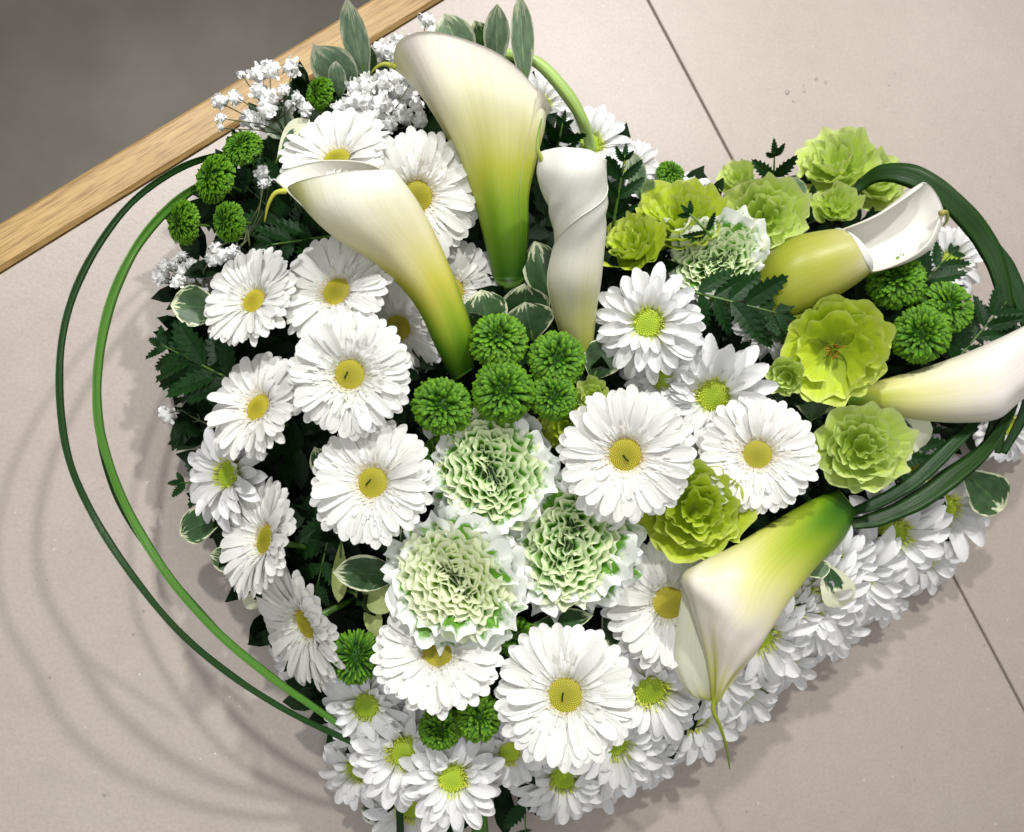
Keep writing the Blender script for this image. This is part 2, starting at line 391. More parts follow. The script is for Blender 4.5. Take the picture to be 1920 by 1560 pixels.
# ------------------------------------------------------------------ shared petal meshes
def petal(L, W, nu, nv, prof, rise, droop, cup, groove=0, seed=0, skew=.05, tipw=0):
    r = random.Random(seed); V=[]; U=[]; sk = r.uniform(-skew,skew)*L; tw = r.uniform(-.3,.3); ph=r.random()*6
    for i in range(nu):
        u = 1-(1-i/(nu-1))**1.55; hw = W*.5*prof(u)
        for j in range(nv):
            v = j/(nv-1)*2-1
            z = rise*math.sin(math.pi*min(1,u*1.0))*L - droop*u*u*L + cup*hw*v*v*(1) + groove*W*math.cos(v*math.pi*2)*math.sin(math.pi*u)
            z += tw*hw*v*u + tipw*W*math.sin(v*3+ph)*u**3
            V.append((L*u, hw*v + sk*u*u, z)); U.append((j/(nv-1), u))
    return V, grid_faces(nu, nv), U
pr_ger = lambda u: (.30+.70*min(1,u/.55)**.8) * (1 if u < .80 else max(.0, 1-((u-.80)/.2)**2.2*.95)**.5)
pr_chr = lambda u: (.38+.62*math.sin(math.pi*.5*min(1,u/.6))) * (1 if u < .70 else max(.0, 1-((u-.70)/.3)**2.0*.97)**.55)
def pm(name, matk, n, fn): 
    out = []
    for i in range(n):
        V,F,U = fn(i); out.append(mesh(name, V, F, M[matk], U))
    return out
GP = pm('gerbera_petal','gerbera',8, lambda i: petal(1,.265,8,5,pr_ger,.05+.02*(i%3),.02+.06*(i%4)/3,.25,-.028,i))
GT = pm('gerbera_petal_inner','gerbera',5, lambda i: petal(1,.38,7,4,pr_ger,.10,.10+.05*i,.35,-.02,20+i))
CPM = pm('chrysanthemum_petal','chrys',8, lambda i: petal(1,.35,8,5,pr_chr,.06+.03*(i%3),.04+.16*(i%4)/3,.55,-.02,40+i,.08,.05))
CPI = pm('chrysanthemum_petal_inner','chrys',5, lambda i: petal(1,.42,7,4,pr_chr,.12,-.06+.05*i,.7,-.02,60+i,.08,.04))

def sticks(bag, spots, col0, col1, w):
    for (p, d, l) in spots:
        p = np.array(p); d = np.array(d)/np.linalg.norm(d); a = np.cross(d,[.3,.2,.9]); a /= np.linalg.norm(a)+1e-9; b = np.cross(d,a)
        V = [p+a*w*.6, p-a*w*.3+b*w*.5, p-a*w*.3-b*w*.5, p+d*l*.75+a*w, p+d*l*.75-a*w*.5+b*w*.85, p+d*l*.75-a*w*.5-b*w*.85, p+d*l]
        F = [(0,1,4,3),(1,2,5,4),(2,0,3,5),(3,4,6),(4,5,6),(5,3,6)]
        bag.add(V, F, [col0]*3+[col1]*4)
def dome_bumps(bag, R, H, n, size, cfun, z0=0):
    for i in range(n):
        rr = R*math.sqrt((i+.5)/n); a = i*2.39996; x,y = rr*math.cos(a), rr*math.sin(a); z = z0+H*(1-(rr/R)**2)
        c0, c1 = cfun(rr/R); s = size*(.75+.4*rr/R); V=[]; 
        for k in range(5): V.append((x+s*math.cos(k*1.2566+a), y+s*math.sin(k*1.2566+a), z))
        V.append((x,y,z+s*1.1)); bag.add(V, [(k,(k+1)%5,5) for k in range(5)], [c0]*5+[c1])
def disc_base(bag, R, H, col, z0=0, n=20, m=5):
    V=[]; F=[]
    for i in range(m):
        rr = R*(1-i/m); z = z0+H*(1-(rr/R)**2)
        for k in range(n): V.append((rr*math.cos(2*math.pi*k/n), rr*math.sin(2*math.pi*k/n), z))
    V.append((0,0,z0+H))
    for i in range(m-1):
        for k in range(n): F.append((i*n+k,i*n+(k+1)%n,(i+1)*n+(k+1)%n,(i+1)*n+k))
    for k in range(n): F.append(((m-1)*n+k,(m-1)*n+(k+1)%n,m*n))
    bag.add(V,F,col)
def lerp(a,b,t): return tuple(x+(y-x)*t for x,y in zip(a,b))
def ger_disc(i, green):
    b = Bag(); disc_base(b, .25, .045, (.34,.31,.02), .03)
    cen = (.24,.25,.014) if green else (.58,.53,.03)
    dome_bumps(b, .235, .05, 210, .0125, lambda t: (lerp((.26,.25,.01),(.50,.45,.02),t), lerp(cen,(.46,.42,.05) if green else (.84,.76,.08),min(1,t*1.2))), .03)
    return b.mesh('gerbera_disc', M['floret'])
GD = [ger_disc(0,0), ger_disc(1,1)]
def ger_fringe(seed):
    r = random.Random(seed); b = Bag(); sp=[]; 
    for i in range(70):      # ochre stamens round the disc
        a = 2*math.pi*i/70+r.uniform(-.04,.04); rr=.238+r.uniform(-.008,.012); t=r.uniform(.3,1.2)
        sp.append(((rr*math.cos(a),rr*math.sin(a),.03),(math.cos(a)*math.cos(t),math.sin(a)*math.cos(t),math.sin(t)+.2), r.uniform(.04,.075)))
    r.shuffle(sp); sticks(b, sp[:38], (.80,.62,.14),(.72,.44,.06), .008); sticks(b, sp[38:], (.84,.80,.58),(.86,.80,.55), .010)
    for ring,(r0,n,l,t) in enumerate(((.26,90,.12,.9),(.28,100,.16,.68),(.30,100,.21,.54),(.32,100,.28,.46),(.34,80,.34,.38))):
        for i in range(n):   # short white inner florets
            a = 2*math.pi*(i+r.random()*.8)/n; ll = l*r.uniform(.7,1.2); tt = t+r.uniform(-.15,.2); w = .018+.004*ring
            d = np.array([math.cos(a)*math.cos(tt),math.sin(a)*math.cos(tt),math.sin(tt)]); q = np.array([-math.sin(a),math.cos(a),0]); n_ = np.cross(d,q)
            p = np.array([r0*math.cos(a),r0*math.sin(a),.03]); k = r.uniform(-.3,.3)
            V = [p-q*w*.4, p+q*w*.4, p+d*ll*.6-q*w+n_*ll*.06, p+d*ll*.6+q*w+n_*ll*.06, p+d*ll*.92-q*w*.55+n_*ll*k*.4, p+d*ll*.92+q*w*.55+n_*ll*k*.4, p+d*ll+n_*ll*k*.5]
            c = lerp((.82,.81,.70),(.86,.86,.82), min(1,ring/3))
            b.add(V, [(0,1,3,2),(2,3,5,4),(4,5,6)], [lerp(c,(.78,.74,.58),.5)]*2+[c]*5)
    return b.mesh('gerbera_fringe', M['floret'])
GF = [ger_fringe(1), ger_fringe(2), ger_fringe(3)]
def stem_mesh(l, r, z0):
    p = [(0,0,z0),(0,0,z0-l*.5),(.01,.0,z0-l)]; V,F = tube(p, [r*1.5,r,r], 8); return mesh('stem', V, F, M['stem'], [(.5,.5)]*len(V))
GS = stem_mesh(.9,.05,.03); CS = stem_mesh(.9,.06,.0)
def calyx_mesh(name):
    b = Bag(); V=[];F=[]; prof=[(.05,-.22),(.16,-.17),(.24,-.08),(.27,.02)]
    for r,z in prof:
        for k in range(14): V.append((r*math.cos(k*.4488),r*math.sin(k*.4488),z))
    for i in range(3):
        for k in range(14): F.append((i*14+k,i*14+(k+1)%14,(i+1)*14+(k+1)%14,(i+1)*14+k))
    return mesh(name, V, F, M['stem'], [(.5,.5)]*len(V))
CAL = calyx_mesh('calyx')
def lay(root, meshes, n, r0, L, elev, z0, r, off=0.0, name='petal', jl=.07, je=7, wid=1.0, skip=0.0):
    for i in range(n):
        if r.random() < skip: continue
        a = 2*math.pi*(i+off+r.uniform(-.22,.22))/n; e = R_(elev+r.uniform(-je,je)+(r.uniform(-12,18) if r.random() < .05 else 0)); l = L*(1+r.uniform(-jl,jl))
        m = Matrix.Rotation(a,4,'Z') @ Matrix.Translation((r0,0,z0)) @ Matrix.Rotation(-e,4,'Y') @ Matrix.Rotation(r.uniform(-.12,.12),4,'X') @ Matrix.Diagonal((l, L*wid*r.uniform(.92,1.1), l, 1))
        ob(name, r.choice(meshes), root, m)
def gerbera(px, py, rp, n, label, dz=0.0, cup=0, green=0, seed=0, mark=False):
    z = zdome(px,py)+.012+dz; p = P(px,py,z); r = random.Random(500+seed)
    root = thing('gerbera', p, label, 'flower', 'white gerbera daisies', frame(vdir(p,*n), r.random()*6.28), rp*depth(p)/FPX)
    cup += r.uniform(-4,5)
    lay(root, GP, 33+r.randrange(5), .22, .80, 5+cup, .0, r, 0, je=5)
    lay(root, GP, 31+r.randrange(5), .22, .74, 12+cup, .015, r, .5, je=6)
    lay(root, GT, 26, .24, .42, 20+cup*.7, .03, r, .2, jl=.22, je=7, wid=.85)
    lay(root, GT, 30, .25, .25, 24+cup*.5, .035, r, .6, jl=.25, je=10, wid=.7)
    ob('floret_fringe', GF[seed%3], root, kind='stuff'); dsc = ob('disc', GD[green], root, kind='stuff')
    ob('calyx', CAL, root, Matrix.Scale(.9,4)); ob('stem', GS, root, Matrix.Translation((0,0,-.2)))
    if mark:
        V,F = tube([(0,0,0),(.03,.055,.01),(.05,.11,.03)], .012, 5); ob('dark_speck', mesh('dark_speck', V, F, M['fern'], [(.5,.5)]*len(V)), dsc, Matrix.Translation((.02,-.04,.085)))
    return root

def chr_disc(seed, green):
    r = random.Random(seed); b = Bag(); disc_base(b, .30, .10, (.40,.56,.04), .0)
    dome_bumps(b, .20, .05, 110, .014, lambda t: (lerp((.24,.44,.01),(.52,.66,.04),t), lerp((.44,.66,.02),(.80,.88,.10),t)), .06)
    sp=[]; sp2=[]
    for i in range(130):
        a = r.random()*6.283; q = r.random(); rr=.17+.15*q; t = 1.35-.75*q+r.uniform(-.2,.2)
        (sp if q < .55 else sp2).append(((rr*math.cos(a),rr*math.sin(a),.09-.05*q),(math.cos(a)*math.cos(t),math.sin(a)*math.cos(t),math.sin(t)), r.uniform(.06,.11)+.05*q))
    sticks(b, sp, (.64,.76,.07),(.82,.89,.16), .013); sticks(b, sp2, (.62,.74,.14),(.82,.86,.44), .013)
    return b.mesh('chrysanthemum_disc', M['floret'])
CD = [chr_disc(1,0), chr_disc(2,0), chr_disc(3,0)]
def chrys(px, py, rp, n, label, dz=0.0, cup=0, seed=0, dens=1.0):
    z = zdome(px,py)+dz; p = P(px,py,z); r = random.Random(900+seed)
    root = thing('chrysanthemum', p, label, 'flower', 'white daisy chrysanthemums', frame(vdir(p,*n), r.random()*6.28), rp*depth(p)/FPX)
    lay(root, CPM, int(18*dens), .24, .80, 2+cup, -.02, r, 0, jl=.12, je=11)
    lay(root, CPM, int(16*dens), .24, .72, 16+cup, .0, r, .5, jl=.12, je=11)
    lay(root, CPI, int(14*dens), .26, .48, 32+cup, .02, r, .3, jl=.18, je=12)
    ob('disc', CD[seed%3], root, Matrix.Diagonal((1.2,1.2,1.1,1)), kind='stuff'); ob('calyx', CAL, root); ob('stem', CS, root, Matrix.Translation((0,0,-.2)))
    return root

# ------------------------------------------------------------------ flowers: tables (photo position, radius, facing, label)
GER = [
 (478,565,100,(-.56,.44),'white gerbera with dark fern tips over its disc, beside the leftmost green pompons',0,6,0,0),
 (632,548,112,(-.44,.42),'white gerbera directly below the long cream calla, left of its tube',.004,4,0,0),
 (657,702,117,(-.24,.08),'large white gerbera with a dark speck on its disc, left of the green pompon cluster',.016,2,0,1),
 (486,765,108,(-.62,.40),'left-facing white gerbera between the far-left fern and the large speckled gerbera',0,6,0,0),
 (700,905,119,(-.34,.14),'white gerbera with ragged orange stamens beside the green pompon cluster',.008,3,0,1),
 (500,1012,113,(-.84,.16),'white gerbera seen half sideways at the left edge of the heart',.0,6,0,0),
 (576,1168,122,(-.78,-.42),'steeply tilted white gerbera at the lower left edge beside the grass',.0,8,0,0),
 (822,1222,119,(-.08,.28),'white gerbera with olive disc partly covered by a white green ruffled flower',.004,3,1,0),
 (1060,1303,130,(0,0),'largest fully open white gerbera near the point of the heart',.022,2,0,1),
 (1253,1130,124,(.22,-.05),'white gerbera with olive disc half covered by the drooping calla',-.014,3,1,0),
 (1172,852,127,(.16,-.08),'white gerbera with dark speck above the lime ruffled flower in the centre',.020,3,0,1),
 (1420,852,109,(.14,.10),'white gerbera in the right half of the heart beside the round lime bloom',.012,4,0,0),
 (782,368,119,(.28,.06),'white gerbera framed between the two tall cream callas',.0,3,0,0),
 (845,545,100,(.22,.30),'white gerbera mostly hidden behind the left calla tube',-.030,6,0,0),
 (632,300,106,(-.28,.72),'white gerbera turned away behind the rim of the left calla',.012,10,0,0),
 (745,615,100,(.12,-.05),'white gerbera peeking out under the left calla tube',-.028,4,0,0)]
for i,(x,y,r,n,lb,dz,cup,gr,mk) in enumerate(GER): gerbera(x,y,r,n,lb,dz,cup,gr,i,bool(mk))

CHR = [
 (1215,606,102,(.02,.06),'open white chrysanthemum with lime centre right of the rolled white calla',.014,6),
 (1338,742,112,(-.12,-.10),'white chrysanthemum with wide petals above the right-hand gerbera',.004,12),
 (1240,710,72,(-.05,-.10),'small white chrysanthemum squeezed under the open lime-centred one',-.004,14),
 (1440,610,72,(.25,.15),'white chrysanthemum half hidden beneath the fern in the right lobe',-.012,10),
 (688,1322,88,(-.25,-.30),'white chrysanthemum under the spiky pompon where the grass ends meet',.004,6),
 (758,1408,104,(-.18,-.28),'broad white chrysanthemum with lime centre left at the heart point',.010,8),
 (848,1458,97,(.02,-.30),'white chrysanthemum with lime centre lowest at the point of the heart',.016,8),
 (955,1408,74,(.08,-.45),'white chrysanthemum tucked below the largest gerbera on its left',-.002,6),
 (1057,1455,94,(.18,-.58),'white chrysanthemum directly below the largest gerbera at the lower edge',-.004,4),
 (1148,1390,111,(.30,-.55),'white chrysanthemum below right of the largest gerbera',-.006,4),
 (1218,1292,111,(.22,-.52),'white chrysanthemum with dark green centre right of the largest gerbera',-.002,6),
 (1300,1340,94,(.38,-.55),'white chrysanthemum left of the hanging calla tail',-.010,4),
 (1422,1190,109,(.40,-.50),'white chrysanthemum with bright green centre right of the drooping calla tip',-.006,4),
 (1508,1122,119,(.42,-.50),'white chrysanthemum with long petals below the drooping calla tube',-.002,4),
 (1600,1075,103,(.45,-.50),'white chrysanthemum behind the cream-edged leaf on the lower right edge',-.010,4),
 (1668,1000,114,(.42,-.42),'white chrysanthemum just under the dark grass blades at the lower right',-.012,4),
 (1768,952,96,(.50,-.30),'white chrysanthemum at the right edge beside the dark single leaf',-.010,6),
 (1385,1290,83,(.38,-.55),'white chrysanthemum right of the hanging calla tail near the table',-.014,4),
 (672,1440,78,(-.45,-.42),'white chrysanthemum low on the left of the heart point near the grass',-.012,6),
 (770,1510,90,(-.12,-.60),'white chrysanthemum cut by the bottom edge of the picture',-.020,4),
 (1012,200,66,(.40,.35),'white chrysanthemum behind the tallest calla beside the pale green stem',-.010,6),
 (1105,272,80,(.30,.45),'white chrysanthemum at the back edge above the rolled calla',-.014,6),
 (1180,318,62,(.30,.50),'white chrysanthemum behind the upright fern tips at the heart notch',-.016,6),
 (1268,388,82,(.05,.72),'white chrysanthemum seen edge-on behind the lime flowers at the notch',.002,10),
 (1780,490,66,(.55,.20),'white chrysanthemum under the tip of the upper right calla',-.010,4),
 (1880,795,74,(.60,-.05),'white chrysanthemum at the right edge under the cut-off calla',-.016,4),
 (432,890,98,(-.72,.10),'white chrysanthemum facing sideways on the left edge between two gerberas',-.004,10),
 (1725,880,74,(.45,-.15),'white chrysanthemum behind the crossing grass blades on the right',-.016,6),
 (562,1240,64,(-.60,-.45),'white chrysanthemum nearly hidden below the steeply tilted gerbera',-.022,6),
 (1178,1090,70,(.0,-.1),'white chrysanthemum buried between ruffled flower and half-covered gerbera',-.014,8),
 (1110,1452,78,(.28,-.66),'low white chrysanthemum on the bottom edge between two others below the largest gerbera',-.020,2),
 (1205,1405,84,(.34,-.64),'low white chrysanthemum touching the table shadow right of the largest gerbera',-.018,2),
 (1262,1368,80,(.38,-.62),'white chrysanthemum on the lower right edge before the hanging calla tail',-.016,2),
 (1462,1232,84,(.44,-.60),'low white chrysanthemum on the edge right below the drooping calla tip',-.018,2),
 (1545,1170,86,(.46,-.58),'low white chrysanthemum under the cream-margined leaf pair',-.018,2),
 (1560,1060,84,(.36,-.42),'white chrysanthemum half covered by the cream-margined leaf pair',-.002,4),
 (1640,1105,82,(.48,-.56),'low white chrysanthemum halfway along the lower right edge',-.020,2),
 (1725,1040,84,(.50,-.50),'low white chrysanthemum where the tile joint meets the flowers',-.020,2),
 (1700,960,70,(.36,-.34),'white chrysanthemum partly under the sweeping dark grass blade',-.022,4),
 (1345,1265,86,(.34,-.50),'white chrysanthemum directly beneath the drooping calla mouth',-.010,4),
 (1480,1150,80,(.40,-.48),'white chrysanthemum tucked close under the drooping calla side',-.004,4)]
for i,(x,y,r,n,lb,dz,cup) in enumerate(CHR): chrys(x,y,r,n,lb,dz,cup,i)

# ------------------------------------------------------------------ green button pompons
def pompon_mesh(seed, N=560, spiky=0.0):
    r = random.Random(seed); b = Bag()
    th_max = R_(112)
    for i in range(N):
        q = (i+.5)/N; th = math.acos(1-q*(1-math.cos(th_max))); a = i*2.39996+r.uniform(-.3,.3); th = max(.02, th+r.uniform(-.05,.05))
        d = np.array([math.sin(th)*math.cos(a), math.sin(th)*math.sin(a), math.cos(th)])
        tang = np.array([math.cos(th)*math.cos(a), math.cos(th)*math.sin(a), -math.sin(th)])   # away from the crown
        side = np.cross(d, tang)
        k = min(1, th/.45); lean = -.5+1.25*k + r.uniform(-.3,.3)
        ax = d*1.0+tang*lean*.8; ax /= np.linalg.norm(ax); up = np.cross(side, ax)*-1
        l = (.20+.12*k)*(1+r.uniform(-.2,.2)+spiky*.7); w = .056*(.7+.4*k)*(1-spiky*.15); base = d*np.array([.72,.72,.62])*(.72+.28*k)
        base = base - np.array([0,0,.05])*(1-k)
        f = .5 if k > .6 else .3
        inn = -up
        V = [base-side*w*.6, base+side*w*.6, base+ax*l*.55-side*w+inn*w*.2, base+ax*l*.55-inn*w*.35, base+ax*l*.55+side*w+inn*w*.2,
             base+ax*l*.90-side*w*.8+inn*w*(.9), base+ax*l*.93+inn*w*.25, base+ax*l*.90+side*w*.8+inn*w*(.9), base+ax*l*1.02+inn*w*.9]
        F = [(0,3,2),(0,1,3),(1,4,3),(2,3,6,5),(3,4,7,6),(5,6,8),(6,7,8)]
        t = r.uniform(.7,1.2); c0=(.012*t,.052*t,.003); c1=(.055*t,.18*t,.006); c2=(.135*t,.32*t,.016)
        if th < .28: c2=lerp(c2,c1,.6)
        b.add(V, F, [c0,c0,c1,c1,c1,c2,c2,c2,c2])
    # inner body
    V=[];F=[]; n=14
    for k in range(6):
        th = th_max*1.1*k/5
        for j in range(n): V.append((.66*math.sin(th)*math.cos(2*math.pi*j/n), .66*math.sin(th)*math.sin(2*math.pi*j/n), .52*math.cos(th)))
    for k in range(5):
        for j in range(n): F.append((k*n+j,(k+1)*n+j,(k+1)*n+(j+1)%n,k*n+(j+1)%n))
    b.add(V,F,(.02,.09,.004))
    return b.mesh('pompon_petals', M['pompon'])
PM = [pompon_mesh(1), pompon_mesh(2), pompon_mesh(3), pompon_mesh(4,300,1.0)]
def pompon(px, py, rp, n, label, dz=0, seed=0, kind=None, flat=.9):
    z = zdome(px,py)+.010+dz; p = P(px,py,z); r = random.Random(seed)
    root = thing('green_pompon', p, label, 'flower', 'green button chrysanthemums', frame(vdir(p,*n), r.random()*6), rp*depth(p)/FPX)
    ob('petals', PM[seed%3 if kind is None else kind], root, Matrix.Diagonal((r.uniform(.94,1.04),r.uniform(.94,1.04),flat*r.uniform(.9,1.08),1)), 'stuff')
    ob('calyx', CAL, root, Matrix.Translation((0,0,-.05)) @ Matrix.Diagonal((1.9,1.9,1.4,1))); ob('stem', CS, root, Matrix.Translation((0,0,-.3)))
    return root
POM = [
 (935,640,56,(-.10,.50),'green pompon at the top of the central cluster, beside the left calla base',.014),
 (1043,675,54,(.15,.15),'green pompon touching the base of the rolled white calla',.012),
 (829,762,57,(-.15,.12),'leftmost green pompon of the central cluster',.014),
 (943,735,60,(-.05,.10),'largest green pompon in the middle of the central cluster',.018),
 (1037,745,47,(.10,.05),'small green pompon low right in the central cluster beside the lime bud',.014),
 (830,858,42,(-.35,-.20),'dark green pompon peeking out below the leftmost of the central cluster',-.006),
 (668,1232,42,(-.10,.05),'spiky green pompon alone left of the olive-disced gerbera',.006),
 (826,1365,42,(-.05,-.25),'green pompon under the olive-disced gerbera, left of a pair',.006),
 (898,1345,44,(.10,-.10),'green pompon touching the largest gerbera, right of a pair',.008),
 (966,1195,40,(0,.10),'dark green pompon shaded above the largest gerbera',-.012),
 (455,278,40,(-.45,.76),'topmost green pompon of the upper left group, near the wooden edge',.028),
 (404,335,46,(-.80,.40),'tall green pompon in the middle of the upper left group',.028),
 (345,418,42,(-.90,.12),'green pompon farthest left, beside the grass arches',.028),
 (430,416,38,(-.86,.05),'small green pompon on a short stalk below the tall one at upper left',.028),
 (600,176,32,(-.78,.40),'single green pompon among the pale leaves and tiny white blossoms at the top',.012),
 (1258,328,32,(.50,.72),'single small green pompon behind the heart notch',.008),
 (1680,528,54,(-.05,.45),'green pompon just below the upper right calla',.010),
 (1772,578,50,(.45,.35),'flattened green pompon rightmost of the right lobe group',.002),
 (1725,628,54,(.05,.02),'lowest green pompon of the right lobe group, above the cut-off calla',.012)]
for i,(x,y,r,n,lb,dz) in enumerate(POM): pompon(x,y,r,n,lb,dz,i, 3 if i==6 else None, .75 if i in (10,11,12,13,14,15) else .92)

# ------------------------------------------------------------------ lisianthus (lime ruffled)
def ruffle_petal(rho, h0, h1, fan, amp, waves, seed, nu=8, nv=15, power=1.0, notch=.025, pw=2.4):
    r = random.Random(seed); ph=[r.random()*6.28 for _ in range(5)]; V=[];U=[]
    for i in range(nu):
        u = i/(nu-1)
        for j in range(nv):
            v = j/(nv-1)*2-1
            uu = u*(1-.16*v*v*v*v-.05*abs(v)) * (1 + notch*math.sin(waves*2.1*v+ph[3])*u)
            phi = v*fan*(.35+.65*min(1,u*1.6))
            rr = rho*uu**power
            hh = h0+(h1-h0)*(uu**(1.7 if h1>h0 else 1.3))
            A = amp*u**pw; s = math.sin(waves*v+ph[0])*.7+math.sin(waves*1.9*v+ph[1])*.45+.08*math.sin(waves*3.3*v+ph[2])
            s2 = math.cos(waves*1.3*v+ph[4])
            rr += A*s*.8; hh += A*s2*.6 + A*s*.3; phi += A*.5*s2/max(.25,rho)
            V.append((rr*math.cos(phi), rr*math.sin(phi), hh)); U.append((j/(nv-1), u))
    return V, grid_faces(nu, nv), U
def lisi_set(k):
    S = {}
    S['core'] = pm('lisianthus_petal_core',k,3, lambda i: ruffle_petal(.26,.02,.60,.95,.06,5,100+i,power=.55))
    S['inner'] = pm('lisianthus_petal_inner',k,4, lambda i: ruffle_petal(.47,.0,.62,.9,.075,5.5,110+i,9,25,.5))
    S['mid'] = pm('lisianthus_petal_mid',k,4, lambda i: ruffle_petal(.72,-.05,.56,.85,.085,6,120+i,9,27,.6))
    S['outer'] = pm('lisianthus_petal_outer',k,4, lambda i: ruffle_petal(.98,-.12,.42,.75,.085,6.5,130+i,9,27,.7))
    S['open'] = pm('lisianthus_petal_open',k,4, lambda i: ruffle_petal(1.02,-.10,.46,.78,.085,6.5,150+i,10,21,.8,.04,4.5))
    return S
LS = {'lisi':lisi_set('lisi'),'lisi_dark':lisi_set('lisi_dark')}
b = Bag(); r = random.Random(4); sp=[]
for i in range(22):
    a = r.random()*6.28; t = r.uniform(.7,1.4); sp.append(((.05*math.cos(a),.05*math.sin(a),.05),(math.cos(a)*math.cos(t),math.sin(a)*math.cos(t),math.sin(t)),r.uniform(.15,.28)))
sticks(b, sp, (.12,.16,.01),(.42,.24,.02), .018); STM = b.mesh('stamens', M['floret'])
def lisianthus(px, py, rp, n, label, dz=0, form='rose', matk='lisi', seed=0, zs=1.0):
    z = zdome(px,py)+dz; p = P(px,py,z); r = random.Random(300+seed); S = LS[matk]
    root = thing('lisianthus', p, label, 'flower', 'lime green lisianthus blooms', frame(vdir(p,*n), r.random()*6), rp*depth(p)/FPX)
    lays = {'rose':[('core',4),('inner',5),('mid',6),('outer',6)], 'open':[('mid',3),('open',5),('open',5),('outer',5)], 'bud':[('core',4),('inner',5),('mid',4)], 'frill':[('core',5),('inner',7),('mid',8),('outer',7)]}[form]
    for li,(k,nn) in enumerate(lays):
        for i in range(nn):
            a = 2*math.pi*(i+li*.37+r.uniform(-.15,.15))/nn; s = r.uniform(.9,1.08)
            m = Matrix.Rotation(a,4,'Z') @ Matrix.Rotation(r.uniform(-.12,.12),4,'X') @ Matrix.Rotation(r.uniform(-.12,.12),4,'Y') @ Matrix.Diagonal((s,s,s*zs*r.uniform(.9,1.1),1))
            ob('petal', r.choice(S[k]), root, m)
    if form == 'open': ob('stamens', STM, root, kind='stuff')
    ob('calyx', CAL, root, Matrix.Translation((0,0,-.12))); ob('stem', CS, root, Matrix.Translation((0,0,-.3)))
LIS = [
 (1568,318,78,(-.12,.62),'lime ruffled lisianthus highest in the right lobe','rose','lisi',.012),
 (1630,345,66,(.45,.42),'lime lisianthus at the upper right edge beside the highest one','rose','lisi',.004),
 (1432,410,80,(.05,.15),'lime lisianthus opened like a rose above the white green flower','rose','lisi',.016),
 (1566,395,62,(.10,.45),'lime lisianthus bud form behind the upper right calla','bud','lisi',.010),
 (1385,348,54,(-.25,.60),'small pale lime lisianthus behind the rose-like one','bud','lisi',.004),
 (1278,425,86,(-.10,.62),'olive lime lisianthus seen from below its rim near the heart notch','rose','lisi_dark',.004),
 (1192,470,70,(-.30,.62),'olive lisianthus beside the right edge of the rolled calla','rose','lisi_dark',-.002),
 (1563,655,94,(.05,-.12),'largest open lime lisianthus with dark centre in the right lobe','open','lisi_dark',.010),
 (1478,705,52,(-.15,-.10),'small folded lime lisianthus touching the largest open one','bud','lisi',.012),
 (1612,840,88,(.12,.05),'round lime lisianthus above the base of the drooping calla','frill','lisi',.014),
 (1300,955,104,(.10,.05),'wavy lime lisianthus between the two speckled gerberas and drooping calla','frill','lisi_dark',.006),
 (1112,742,44,(-.10,.10),'small lime lisianthus bud right of the green pompon cluster','bud','lisi',.006),
 (1062,800,54,(-.20,.05),'lime lisianthus tucked behind the gerbera above the ruffled white flowers','frill','lisi_dark',-.004)]
for i,(x,y,r,n,lb,fm,mk,dz) in enumerate(LIS): lisianthus(x,y,r,n,lb,dz,fm,mk,i)

# ------------------------------------------------------------------ white-green ruffled ranunculus
RINGS = [(.27,.075,3,.06,-.01),(.33,.13,3,.11,.01),(.38,.185,3,.15,.03),(.44,.235,4,.16,.06),(.51,.30,4,.15,.09),(.58,.37,4,.12,.12),(.65,.44,5,.08,.16),(.72,.52,5,.02,.20)]
def band_petal(ring, seed, nu=7, nv=34):
    """one long folded petal following an elliptical ring round the slit"""
    r = random.Random(seed); ra, rb, n, z0, lean = RINGS[ring]; ph=[r.random()*6.28 for _ in range(6)]; V=[]; U=[]
    span = 2*math.pi/n*1.35; H = .26+.05*r.random(); k = (5+ring*.9)
    for i in range(nu):
        u = i/(nu-1)
        for j in range(nv):
            v = j/(nv-1)*2-1; a = v*span*.5
            wv = .030*math.sin(k*1.6*v+ph[0])+.020*math.sin(k*2.9*v+ph[1])
            rim = .045*u**4*(1+.6*math.sin(k*1.3*v+ph[2]))
            q = lean*u + rim + wv*(.5+.5*u) - .06*v*v*v*v
            h = H*(u-.75)*(1-.10*v*v) + .030*u*math.sin(k*1.9*v+ph[3]) - .06*abs(v)**3
            V.append(((ra+q)*math.cos(a), (rb+q)*math.sin(a), z0+h)); U.append((.5+.40*v, u**.9))
    return V, grid_faces(nu, nv), U
RO = pm('ranunculus_outer_petal','ran_out',8, lambda i: ruffle_petal(1.12,-.10,.10+.05*(i%3),.42,.085,4.2+.3*i,240+i,10,19,.9,.02,1.6))
